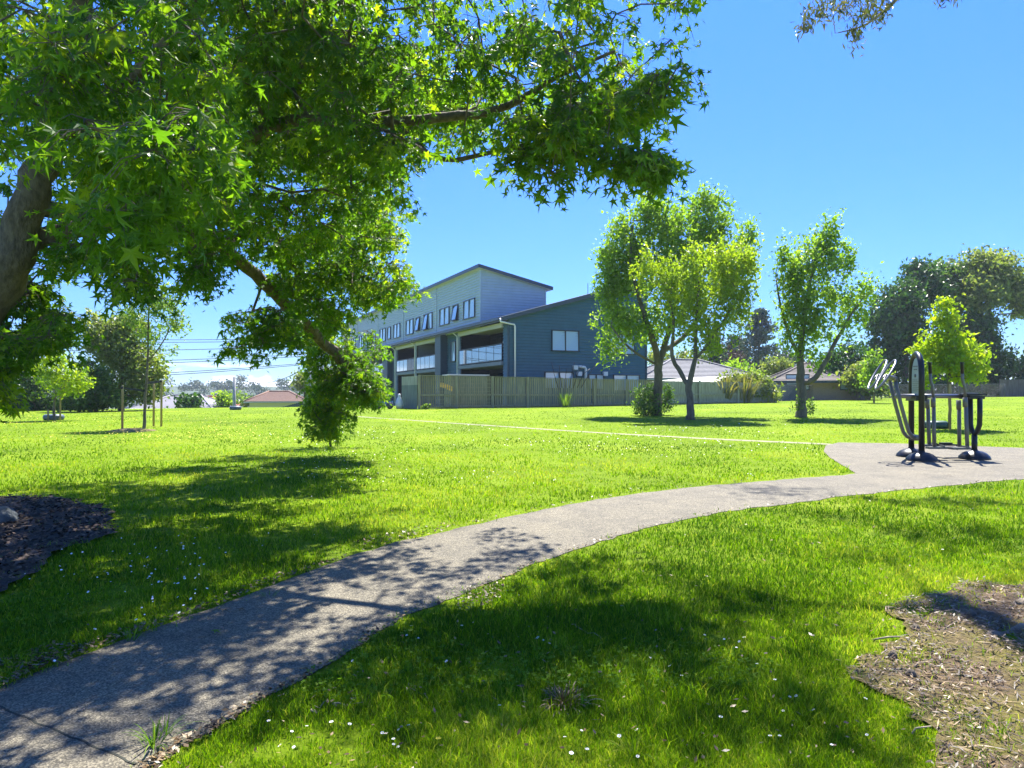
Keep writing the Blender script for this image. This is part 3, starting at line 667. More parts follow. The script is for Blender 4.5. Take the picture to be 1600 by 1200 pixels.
for a_, b_ in ((eb+Vector((-.3, 7, 12)), .1), ): gs2.node(a_, -1, b_)
gs2.node(eb+Vector((-.5, 6, 10.8)), 0, .09)
gs2.grow(list(shc), .6, .4); gs2.mesh(.007).build('upper_limbs', MT['gbark'], gum)
V, Fc, t = leaf_cloud(shc, 27, (.24, .24, .2), .16, NT, LF, .6); npmesh('upper_crown', V, Fc, MT['euc_leaf'], gum, t)
def roots(parent, base, specs, mat):
    for pts, r0 in specs:
        q = [hit(*a) for a in pts]; q = [np.array(v)+np.array([0, 0, .0]) for v in q]; q2 = resample([Vector(v) for v in q], 14)
        for i, v in enumerate(q2): v.z = gz(v.x, v.y)+r0*(.25-.9*(i/13))+.02*math.sin(i*1.7)
        mb = MB(); mb.tube(q2, [r0*(1-.7*i/13) for i in range(14)], 8); mb.build('root', mat, parent)
roots(gum, eb, [([(1680, 960), (1600, 948), (1540, 942), (1530, 960)], .055), ([(1700, 1010), (1590, 985), (1520, 1000), (1480, 1008)], .05), ([(1720, 1090), (1640, 1075), (1560, 1070), (1500, 1085)], .05), ([(1690, 930), (1620, 918), (1560, 914)], .05)], MT['gbark'])

# ---- the three park trees in the middle distance
def tbase(px, py): return hit(px, py)
def vpts(px_list, D): return [np.array(P(a, b_, D)) for a, b_ in px_list]
b1 = tbase(1025, 649); D1 = b1.y
t1 = tree('park_tree', 'tallest leafy park tree with a bushy base, left of the three on the lawn', 'tree', b1,
    [([b1-Vector((0, 0, .1))]+vpts([(1026, 640), (1028, 600), (1030, 570)], D1)+vpts([(1045, 520), (1058, 450), (1062, 380)], D1+.3), [.30, .22, .18, .17, .11, .07, .03], None),
     (vpts([(1020, 530), (1000, 470), (985, 400), (990, 345)], D1-.4), [.14, .09, .06, .03], (0, 12)), (vpts([(1075, 520), (1110, 460), (1130, 400)], D1+.8), [.10, .06, .03], (0, 14)), (vpts([(985, 545), (955, 510)], D1-.8), [.05, .03], (0, 12))],
    [(980, 405, D1, 48, 62, 95), (1045, 365, D1, 55, 50, 88), (1105, 350, D1+.5, 40, 45, 61), (955, 450, D1, 30, 55, 47), (1135, 410, D1+.6, 42, 55, 61), (1065, 430, D1, 70, 60, 95), (1108, 312, D1, 13, 18, 9), (1010, 325, D1, 30, 22, 23), (975, 510, D1, 44, 30, 38), (958, 545, D1, 22, 14, 8), (1168, 375, D1, 14, 26, 9), (1030, 500, D1, 55, 34, 34), (945, 395, D1, 12, 26, 8)],
    .15, 'maple_leaf', nl=44, sg=(.17, .17, .27), rtip=.006)[0]
b2 = tbase(1079, 656); D2 = b2.y
tree('park_tree', 'yellow-green forked park tree standing in front of the tallest one', 'tree', b2,
    [([b2-Vector((0, 0, .1))]+vpts([(1079, 648), (1078, 620), (1076, 603), (1086, 560), (1088, 500), (1092, 440)], D2), [.20, .15, .125, .12, .08, .055, .03], None),
     (vpts([(1062, 580), (1050, 555), (1052, 500), (1040, 450)], D2+.2), [.09, .075, .05, .03], (0, 12)), (vpts([(1105, 540), (1135, 495), (1150, 460)], D2-.2), [.06, .045, .025], (0, 16))],
    [(1085, 455, D2, 60, 54, 81), (1145, 425, D2, 40, 46, 61), (1150, 480, D2, 30, 38, 31), (1040, 440, D2, 30, 36, 27), (1118, 400, D2, 44, 22, 29), (1090, 505, D2, 58, 24, 36), (1010, 430, D2, 22, 40, 16), (1165, 410, D2, 18, 24, 10), (1110, 535, D2, 46, 16, 13)],
    .13, 'yellow_leaf', nl=36, sg=(.13, .13, .22), rtip=.006)
b3 = tbase(1252, 652); D3 = b3.y
tree('park_tree', 'thinner park tree with two leaning forks, right of the three on the lawn', 'tree', b3,
    [([b3-Vector((0, 0, .1))]+vpts([(1252, 640), (1252, 600), (1250, 560), (1256, 500), (1268, 430), (1280, 380)], D3), [.25, .20, .17, .13, .08, .05, .025], None),
     (vpts([(1275, 590), (1300, 545), (1325, 500), (1345, 470)], D3-.3), [.10, .08, .05, .03], (0, 8)), (vpts([(1232, 520), (1218, 470), (1212, 430)], D3+.3), [.07, .04, .02], (0, 12))],
    [(1268, 425, D3, 44, 50, 68), (1288, 385, D3, 24, 30, 23), (1298, 358, D3, 8, 18, 5), (1325, 400, D3, 12, 30, 12), (1232, 440, D3, 22, 40, 24), (1255, 490, D3, 38, 32, 40), (1312, 470, D3, 36, 26, 25), (1352, 455, D3, 16, 18, 8), (1290, 515, D3, 40, 24, 21), (1222, 395, D3, 10, 22, 6), (1240, 540, D3, 22, 22, 10), (1335, 495, D3, 20, 12, 6), (1275, 560, D3, 15, 18, 5)],
    .14, 'maple_leaf', nl=42, sg=(.15, .15, .26), rtip=.006)
def bush(name, label, cat, blobs, leaf, lmat, nl=16, sg=.18, T=LT, group=None, droop=.3):
    c = blob_pts(blobs); lo = c[:, 2].min(); x, y = c[:, 0].mean(), c[:, 1].mean(); g = gz(x, y)
    r = root(name, Vector((x, y, g)), label, cat, group); s = Skel()
    s.node((x, y, g-.05), -1, .04); s.node((x, y, g+.15), 0, .035); s.grow(list(c), max(.3, leaf*2), .6)
    s.mesh(.008).build('stem', MT['bark'], r)
    V, Fc, t = leaf_cloud(c, nl, (sg,)*3, leaf, T, LF, droop); npmesh('foliage', V, Fc, MT[lmat], r, t); return r
bush('shrub', 'leafy green shrub of suckers round the foot of the tallest park tree', 'shrub', [(1008, 625, D1-.2, 20, 24, 60), (1042, 622, D1+.2, 14, 24, 34), (1015, 640, D1-.4, 24, 10, 30)], .11, 'green_leaf', sg=.10)
bush('shrub', 'small leafy suckers at the foot of the right park tree', 'shrub', [(1266, 634, D3+.2, 12, 11, 14), (1246, 632, D3-.2, 7, 12, 7)], .10, 'green_leaf', sg=.08, nl=12)
# ---- young trees
def stake(px, D, ytop, label, group=None, r=.035, strap=None):
    g = gz((px-800)/F*D, D); b = Vector(((px-800)/F*D, D, g)); top = P(px, ytop, D).z
    o = root('tree_stake', b, label, 'stake', group)
    mb = MB(); mb.tube([b-Vector((0, 0, .05)), Vector((b.x+.01, b.y, top-.02)), Vector((b.x+.01, b.y, top))], [r, r, r*.85], 10); mb.build('post', MT['stake_wood'], o)
    if strap:
        mb = MB(); a, c = strap; mb.bar(Vector(a), Vector(c), .012, .07); mb.tube([Vector(a)-Vector((0, 0, .035)), Vector(a)+Vector((0, 0, .035))], r+.008, 8)
        mb.build('strap', MT['black_rubber'], o)
    return o
MT['stake_wood'] = M_('pale_stake_wood', (.34, .25, .13), .8, var=.3, scale=10, stretch=(1, 1, .15))
MT['black_rubber'] = M_('black_rubber', (.012, .012, .013), .6, var=.1)
by = hit(226, 669); Dy = by.y
tree('young_tree', 'slender young tree held by black straps between round stakes at the left', 'tree', by,
    [([by-Vector((0, 0, .1))]+vpts([(226, 640), (228, 600), (231, 565), (232, 500), (234, 440)], Dy), [.06, .045, .04, .036, .026, .012], None), (vpts([(245, 548), (262, 520), (275, 480)], Dy), [.022, .016, .008], (0, 12))],
    [(232, 470, Dy, 26, 36, 34), (262, 480, Dy, 30, 34, 34), (210, 490, Dy, 22, 30, 20), (240, 520, Dy, 34, 20, 18), (275, 505, Dy, 24, 24, 14), (238, 440, Dy, 10, 14, 5), (265, 545, Dy, 20, 8, 4)], .10, 'light_leaf', nl=20, sg=(.13, .13, .13), rtip=.005)
s1 = P(191, 606, Dy-.9); tk1 = P(227, 611, Dy); s2 = P(252, 596, Dy+.8); tk2 = P(228, 599, Dy)
stake(191, Dy-.9, 602, 'leaning round stake left of the slender young tree, tied to it by a black strap', strap=(s1, tk1))
stake(252, Dy+.8, 595, 'rightmost of the two close stakes beside the slender young tree', strap=(s2, tk2))
stake(240, Dy+.9, 600, 'middle stake between the slender young tree and the rightmost stake')
bl2 = hit(86, 657); DL = bl2.y
tree('young_tree', 'small bright lime-leaved young tree in the shade line at the far left', 'tree', bl2,
    [([bl2-Vector((0, 0, .1))]+vpts([(84, 645), (86, 620), (88, 590), (88, 560)], DL), [.06, .05, .045, .035, .015], None)],
    [(105, 590, DL, 34, 22, 50), (75, 585, DL, 30, 24, 36), (90, 560, DL, 24, 16, 24), (120, 605, DL, 20, 12, 16), (55, 575, DL, 22, 16, 14), (95, 612, DL, 26, 8, 12)], .12, 'lime_leaf', nl=18, sg=(.13, .13, .09), rtip=.006)
stake(94, DL+.2, 602, 'short pale stake on the right side of the small lime-leaved tree'); stake(75, DL-.2, 640, 'short pale stake stub on the left side of the small lime-leaved tree')
bl3 = hit(1484, 670); D5 = bl3.y
tree('young_tree', 'bright lime-yellow young tree of pyramid shape behind the fitness machine', 'tree', bl3,
    [([bl3-Vector((0, 0, .1))]+vpts([(1484, 640), (1483, 600), (1482, 550), (1480, 500), (1480, 465)], D5), [.05, .045, .042, .035, .02, .008], None)],
    [(1485, 570, D5, 46, 26, 90), (1480, 535, D5, 34, 24, 60), (1480, 500, D5, 18, 20, 26), (1480, 472, D5, 8, 14, 8), (1520, 560, D5, 20, 28, 30), (1450, 550, D5, 18, 14, 16), (1445, 590, D5, 16, 12, 12), (1515, 590, D5, 24, 12, 18), (1425, 545, D5, 6, 4, 2)], .12, 'lime_leaf', nl=20, sg=(.13, .13, .075), rtip=.005)
stake(1484, D5-.5, 600, 'pale stake standing in front of the lime-yellow tree behind the fitness machine')
MT['bag'] = M_('dark_green_bag', (.025, .075, .055), .5, var=.3)
def bag(px, py, rpx, label, mat):
    b = hit(px, py); r = rpx/F*b.y; o = MB(); o.lathe(b, [(.05, .02), (r*.9, 0), (r, .08), (r*.97, .17), (r*.8, .22), (r*.3, .2), (.05, .16)], 18)
    ob = o.build('watering_bag', mat); tag(ob, label, 'watering bag')
bag(1461, 669, 19, 'dark green watering bag round the foot of the lime-yellow tree behind the fitness machine', MT['bag'])
MT['bag2'] = M_('blue_grey_bag', (.07, .10, .14), .5, var=.3)
bag(84, 656, 15, 'dark watering bag round the foot of the small lime-leaved tree', MT['bag2'])
bag(368, 640.5, 9, 'blue grey watering bag on the crest of the lawn below the distant pole', MT['bag2'])
# ---- trees and shrubs beyond the lawn
def bgtree(name, label, base, blobs, leaf, lmat, nl=30, sg=.5, cat='tree', rt=.3, bm='dbark', group='trees beyond the lawn'):
    leaf *= 1.3
    px, D, ztop = base; g = gz((px-800)/F*D, D); b = Vector(((px-800)/F*D, D, g)); h = P(px, ztop, D).z
    bl = [(x, y, D+dd, rx, ry, n) for (x, y, dd, rx, ry, n) in blobs]
    return tree(name, label, cat, b, [([b-Vector((0, 0, .3)), Vector((b.x, D, (g*2+h)/3)), Vector((b.x+.2, D, (g+h)/2)), Vector((b.x, D, h))], [rt, rt*.8, rt*.6, rt*.25], None)], bl, leaf, lmat, bm, nl=nl, sg=(sg, sg, sg*.8), rtip=.02, step=1.2, group=group)
bgtree('evergreen_tree', 'dense blue-green dome of an evergreen behind the lime-yellow tree', (1415, 72, 440), [(1400, 500, 0, 44, 60, 220), (1440, 450, 2, 36, 36, 110), (1385, 560, 0, 32, 40, 70), (1440, 560, 1, 50, 50, 90), (1430, 415, 2, 14, 12, 10)], .30, 'dark_leaf', 30, .45)
bgtree('evergreen_tree', 'tall mixed green evergreen whose crown reaches highest at the right edge', (1530, 76, 430), [(1500, 455, 0, 44, 36, 130), (1485, 425, 0, 34, 18, 50), (1515, 520, 0, 40, 50, 110), (1540, 570, 0, 30, 36, 60)], .30, 'green_leaf', 30, .5)
bgtree('evergreen_tree', 'olive-brown topped tree leaning out over the gap of sky at the right edge', (1545, 74, 430), [(1550, 425, 0, 40, 22, 100), (1585, 450, 0, 40, 26, 100), (1540, 455, -2, 26, 30, 50), (1600, 480, 0, 24, 12, 26), (1530, 405, 0, 30, 8, 18)], .30, 'olive_leaf', 30, .5)
bgtree('evergreen_tree', 'very dark evergreen below the gap of sky at the right edge', (1545, 70, 560), [(1545, 570, 0, 34, 42, 90), (1510, 590, 0, 34, 26, 50), (1530, 520, 2, 26, 36, 50)], .28, 'dark_leaf', 30, .45)
bgtree('evergreen_tree', 'grey-green bushy tree cut by the right edge above the timber fence', (1610, 72, 580), [(1600, 580, 0, 30, 22, 50), (1640, 560, 0, 30, 40, 60)], .28, 'green_leaf', 26, .45)
bgtree('shrub_tree', 'dark bushy tree behind the right park tree', (1310, 58, 560), [(1305, 580, 0, 30, 34, 80), (1330, 555, 1, 24, 22, 40), (1280, 600, 0, 20, 20, 30), (1335, 600, 0, 26, 20, 50)], .22, 'dark_leaf', 28, .35)
bgtree('shrub_tree', 'olive green layered shrub left of the fitness machine hoops', (1345, 54, 585), [(1340, 585, 0, 22, 16, 40), (1350, 602, 0, 26, 16, 44), (1375, 600, 1, 14, 20, 20)], .18, 'olive_leaf', 26, .28)
bgtree('young_tree', 'pale green narrow young tree behind the metal hoops', (1366, 46, 570), [(1366, 565, 0, 11, 20, 26), (1360, 590, 0, 15, 18, 26), (1378, 580, 0, 8, 14, 10)], .14, 'maple_leaf', 22, .2, rt=.06, group=None)
bgtree('hedge', 'long dark undergrowth hedge behind the chain link fence', (1450, 69, 612), [(1300+i*38, 606+4*(i % 2), 0, 26, 13, 26) for i in range(10)], .26, 'dark_leaf', 26, .4, cat='hedge', rt=.08)
# conifers in the gap
def conifer(px, D, ytop, ybot, wpx, label, lm='conifer_leaf', n=26):
    g = P(px, ybot, D).z; g0 = gz((px-800)/F*D, D); top = P(px, ytop, D); b = Vector((top.x, D, g0)); r = root('conifer_tree', b, label, 'tree', 'trees beyond the lawn')
    mb = MB(); mb.tube([b, Vector((top.x, D, (g0+top.z)/2)), top], [.35, .2, .04], 8); cs = []
    for i in range(n):
        t = (i+.5)/n; z = g+(top.z-g)*t
        for k in range(5):
            a = RG.uniform(0, 6.28); L = wpx/F*D*(1-t)**.75*RG.uniform(.6, 1.35)+.5
            e = Vector((top.x+math.cos(a)*L, D+math.sin(a)*L, z+RG.uniform(-.1, .5)+L*.12)); mb.tube([Vector((top.x, D, z)), e], [.05, .015], 4, cap=False)
            for f in np.arange(.25, 1.01, .12): cs.append(np.array(Vector((top.x, D, z)).lerp(e, f)))
    mb.build('trunk', MT['dbark'], r); V, Fc, t = leaf_cloud(cs, 5, (.34, .34, .12), .42, LT, LF, .5); npmesh('crown', V, Fc, MT[lm], r, t)
conifer(1186, 105, 486, 600, 42, 'tall layered blue-grey conifer seen in the gap between the park trees')
conifer(1150, 112, 528, 600, 26, 'shorter dark conifer just left of the tall blue-grey one')
conifer(1117, 80, 520, 600, 9, 'thin dark cypress-like tree with a bare stem between the two left park trees', n=9)
bgtree('maroon_tree', 'dark maroon tree low between the second park tree and the tall conifer', (1135, 90, 550), [(1135, 560, 0, 22, 14, 40)], .28, 'red_leaf', 24, .4)
bgtree('broadleaf_tree', 'muted green tree above the grey-roofed house', (1095, 84, 560), [(1090, 572, 0, 24, 20, 50), (1060, 565, 0, 22, 18, 36), (1030, 560, 0, 20, 14, 24)], .28, 'olive_leaf', 26, .4)
bgtree('broadleaf_tree', 'fresh light green rounded tree above the flax bush', (1150, 62, 580), [(1150, 580, 0, 30, 13, 60), (1135, 592, 0, 26, 12, 40), (1172, 592, 0, 22, 14, 36)], .18, 'maple_leaf', 26, .3)
bgtree('broadleaf_tree', 'pale olive shrub above the brown-roofed house', (1212, 66, 578), [(1212, 574, 0, 26, 12, 46), (1225, 582, 0, 24, 10, 26)], .2, 'olive_leaf', 26, .3)
bgtree('broadleaf_tree', 'hazy background tree to the right of the tall conifer', (1235, 120, 545), [(1228, 562, 0, 30, 16, 50), (1200, 575, 2, 30, 14, 40), (1160, 580, 2, 30, 14, 40)], .4, 'conifer_leaf', 24, .6)
# left side
bgtree('evergreen_tree', 'big feathery olive tree left of the street view', (190, 44, 500), [(185, 540, 0, 44, 40, 150), (215, 580, 0, 36, 36, 110), (150, 520, 0, 24, 28, 44), (228, 610, 0, 26, 22, 50), (200, 510, 0, 30, 16, 34)], .17, 'olive_leaf', 30, .26, rt=.2)
bgtree('evergreen_tree', 'dark glossy shrub with pale new leaves beside the big olive tree', (150, 42, 570), [(155, 600, 0, 24, 28, 80), (130, 590, 0, 20, 26, 50), (118, 615, -1, 26, 22, 60), (140, 628, 0, 36, 10, 40), (175, 625, 0, 20, 12, 24)], .15, 'green_leaf', 28, .2, rt=.12)
bgtree('evergreen_tree', 'dark hedge-like tree behind the small lime-leaved tree', (40, 46, 560), [(40, 600, 0, 60, 34, 130), (0, 590, 0, 40, 40, 90), (-60, 580, 0, 60, 50, 90)]+[(-80+i*26, 632, 0, 20, 9, 22) for i in range(9)], .18, 'dark_leaf', 28, .28, rt=.2)
bgtree('street_tree', 'round dark tree beside the distant street poles', (474, 90, 595), [(474, 598, 0, 14, 17, 40)], .28, 'olive_leaf', 26, .4)
bgtree('street_tree', 'small round yellow-green tree between the red roof and the distant pole', (350, 80, 625), [(350, 622, 0, 11, 10, 26), (350, 632, 0, 12, 8, 20)], .22, 'maple_leaf', 24, .3, rt=.12)
bgtree('street_tree', 'low pale bushes left of the brown-roofed bungalow', (385, 84, 630), [(388, 628, 0, 14, 8, 26), (372, 618, 3, 8, 8, 8)], .22, 'light_leaf', 20, .3, rt=.08)
conifer(297, 70, 625, 642, 5, 'tiny cone-shaped shrub in front of the grey roof', 'dark_leaf', 7)
# ---------------------------------------------------------------- buildings
MT['navy'] = M_('navy_weatherboard', (.042, .115, .155), .5, var=.10, scale=2)
MT['navyd'] = M_('navy_trim', (.022, .055, .085), .5, var=.1)
MT['greyb'] = M_('blue_grey_weatherboard', (.40, .48, .55), .5, var=.07, scale=2)
MT['roofm'] = M_('dark_roof_metal', (.035, .052, .085), .4, var=.1)
MT['soffit'] = M_('pale_soffit', (.42, .44, .44), .7, var=.05)
MT['pale'] = M_('white_paint', (.70, .70, .68), .5, var=.05)
MT['render'] = M_('grey_render', (.17, .20, .23), .7, var=.08)
MT['inner_shade'] = M_('interior_shade_paint', (.012, .016, .022), .8, var=.1, spec=.15)  # near-black colour stands in for shade inside balconies and open windows
MT['frame'] = M_('dark_window_frame', (.02, .03, .045), .4, var=.05)
def glassm(name, c, rough=.04, metal=.0, spec=1.0, alpha=None):
    m, nt, p, out = newmat(name); p.inputs['Base Color'].default_value = (*c, 1); p.inputs['Roughness'].default_value = rough
    p.inputs['Metallic'].default_value = metal; p.inputs['Specular IOR Level'].default_value = spec
    p.inputs['Coat Weight'].default_value = .8; p.inputs['Coat Roughness'].default_value = .03
    return m
MT['glass'] = glassm('window_glass_blind_sky_tint', (.30, .40, .52)); MT['glassd'] = M_('dark_window_glass', (.012, .018, .026), .15, var=.1, spec=.25)  # pale blue base of the window glass paints in reflected sky besides blinds
MT['balg'] = glassm('balcony_glass', (.20, .28, .34), .03, .75)
bo = Vector((-.28, 46, 0)); bang = R(24.26); BM = Matrix.Translation(bo) @ Matrix.Rotation(bang, 4, 'Z')
bld = root('apartment_building', bo, 'long navy and blue-grey weatherboard apartment block with glass balconies', 'building', rz=bang)
def siding(mb, o, u, nrm, L, z0, top, pitch=.19):
    """lapped boards on the plane o+u*s; top(s) linear"""
    o, u, nrm = Vector(o), Vector(u), Vector(nrm); z = z0; zmax = max(top(0), top(L))
    def clip(poly):
        out = []
        for a, b in zip(poly, poly[1:]+poly[:1]):
            fa, fb = top(a[0])-a[1], top(b[0])-b[1]
            if fa >= 0: out.append(a)
            if fa*fb < 0: t = fa/(fa-fb); out.append((a[0]+(b[0]-a[0])*t, a[1]+(b[1]-a[1])*t))
        return out
    while z < zmax:
        poly = clip([(0, z), (L, z), (L, z+pitch), (0, z+pitch)])
        if len(poly) >= 3:
            G = .032; vs = [o+u*s+Vector((0, 0, q if q > z+1e-6 else z+G))+nrm*(0.055*(1-(q-z)/pitch)) for s, q in poly]
            mb.add(vs, [tuple(range(len(vs)))])
            lo = [s for s, q in poly if abs(q-z) < 1e-6]
            if len(lo) >= 2:
                a, b = min(lo), max(lo); A = lambda s, k, d: o+u*s+Vector((0, 0, z+k))+nrm*d
                mb.quad(A(a, G, -.004), A(b, G, -.004), A(b, G, .055), A(a, G, .055)); mb.quad(A(a, -.005, -.004), A(b, -.005, -.004), A(b, G, -.004), A(a, G, -.004))
        z += pitch
def L_(name, mb, mat, parent=None): return mb.build(name, mat, parent or bld, local=True)
def roofz(x): return 6.42+.285*x
# lower block, gable wall
mb = MB(); siding(mb, (0, 0, 0), (1, 0, 0), (0, -1, 0), 10.3, -.2, roofz)
siding(mb, (10.3, 0, 0), (0, 1, 0), (1, 0, 0), 40, -1.2, lambda s: 9.3)
mb.box((6.5, 4.6, 2.9), (7.4, 8.9, 6.2)); mb.box((1.45, .3, 2.9), (2.6, .3, 6.2)); L_('wall', mb, MT['navy'])
for x in (.04, 10.27): mb = MB(); mb.box((x, -.03, (roofz(x)-.4)/2), (.13, .12, roofz(x)+.3)); L_('corner_board', mb, MT['navyd'])
# lower roof: full over the near end, then an eave strip and the far side
mb = MB()
def slab(x0, x1, y0, y1, zf, th):
    vs = [(x, y, zf(x)+k) for k in (0, th) for x, y in ((x0, y0), (x1, y0), (x1, y1), (x0, y1))]
    mb.add(vs, [(3, 2, 1, 0), (4, 5, 6, 7), (0, 1, 5, 4), (1, 2, 6, 5), (2, 3, 7, 6), (3, 0, 4, 7)])
slab(-.62, 10.75, -.32, 4.36, roofz, .26); slab(-.62, .0, 4.36, 52, roofz, .26); slab(4.9, 10.75, 4.36, 46, lambda x: roofz(x)-.25, .26)
L_('roof', mb, MT['roofm'])
mb = MB(); mb.box((-.70, 25.8, roofz(-.62)+.17), (.13, 52.2, .17)); L_('gutter', mb, MT['roofm'])
# upper block
uz = lambda s: 10.22-.215*s
mb = MB()
siding(mb, (0, 4.4, 0), (1, 0, 0), (0, -1, 0), 4.85, 6.2, uz); siding(mb, (0, 51.6, 0), (0, -1, 0), (-1, 0, 0), 47.2, 6.3, lambda s: 10.22)
siding(mb, (4.85, 4.4, 0), (0, 1, 0), (1, 0, 0), 47, 6.2, lambda s: 9.18)
L_('upper_wall', mb, MT['greyb'])
for y in (4.42, 13.8, 23.3, 32.7, 42.1, 51.5): mb = MB(); mb.box((-.03, y, 8.35), (.10, .09, 3.74)); L_('corner_board', mb, MT['greyb'])
mb = MB(); mb.box((4.84, 4.37, 7.9), (.09, .10, 2.5)); L_('corner_board', mb, MT['greyb'])
mb = MB(); slab(-.32, 5.3, 4.05, 52, lambda x: 10.24-.215*x, .22); L_('upper_roof', mb, MT['roofm'])
mb = MB(); slab(-.28, 5.25, 4.1, 51.9, lambda x: 10.215-.215*x, .02); L_('upper_soffit', mb, MT['soffit'])
mb = MB(); mb.box((6.6, 14, 8.35), (1.5, 4, 1.1)); L_('upper_wall', mb, MT['greyb'])
mb = MB(); mb.box((6.6, 14, 9.02), (2.0, 4.6, .16)); L_('upper_roof', mb, MT['roofm'])
def window(x, y, z, w, h, face, panes=2, open_=0, gm='glass', dep=.07):
    """face 'g' gable wall, 'f' long facade; x,y centre, z bottom"""
    ux, n = ((Vector((1, 0, 0)), Vector((0, -1, 0))) if face == 'g' else (Vector((0, 1, 0)), Vector((-1, 0, 0))))
    c = Vector((x, y, z+h/2)); fr = MB(); t = .06
    def bx(cu, cz, du, dz, dn, off): 
        fr.box(c+ux*cu+Vector((0, 0, cz))+n*off, (du, dn, dz) if face == 'g' else (dn, du, dz))
    bx(0, h/2, w+.02, t, dep, .08); bx(0, -h/2, w+.08, t, dep+.04, .09)
    for s in (-1, 1): bx(s*(w/2-t/2), 0, t, h-t, dep, .08)
    for k in range(1, panes): bx(-w/2+w*k/panes, 0, t*1.1, h-t, dep, .08)
    f = L_('window', fr, MT['frame'])
    for k in range(panes):
        g = MB(); a = -w/2+w*k/panes+.03; b = -w/2+w*(k+1)/panes-.03; op = .17 if open_ and ((open_ == 1 and k == panes-1) or open_ == 3) else 0
        q = [c+ux*a+Vector((0, 0, -h/2+.03))+n*(.078+op), c+ux*b+Vector((0, 0, -h/2+.03))+n*(.078+op), c+ux*b+Vector((0, 0, h/2-.03))+n*.045, c+ux*a+Vector((0, 0, h/2-.03))+n*.078]
        g.quad(*q); pane = g.build('pane', MT[gm], f, local=True)
        if op:
            e = MB(); qq = q+[q[0]]
            for u_, v_ in zip(qq, qq[1:]): e.bar(u_+n*.01, v_+n*.01, .045, .045)
            e.build('sash', MT['frame'], f, local=True)
            d = MB(); d.quad(*[c+ux*a_+Vector((0, 0, z_))+n*.066 for a_, z_ in ((a, -h/2), (b, -h/2), (b, h/2), (a, h/2))]); d.build('opening_shade', MT['inner_shade'], f, local=True)  # dark sheet painted in as the unlit room behind the sash
window(4.05, 0, 4.55, 2.0, 1.3, 'g'); window(8.35, 0, 4.45, 2.0, 1.3, 'g')
window(3.6, 0, 2.12, 2.1, 1.05, 'g'); window(6.35, 0, 2.10, 1.2, .95, 'g'); window(8.7, 0, 2.0, 2.1, 1.05, 'g')
for i, j0 in enumerate((4.4, 13.8, 23.3, 32.7, 42.1)):
    o1, o2, o3 = (2.1, 4.9, 7.4)
    window(0, j0+o1, 7.12, 2.2, 1.28, 'f', 2, 1 if i in (1, 3) else 0); window(0, j0+o2, 7.22, 1.1, 1.12, 'f', 1, 3 if i in (0, 1) else 0); window(0, j0+o3, 7.12, 2.2, 1.28, 'f', 2)
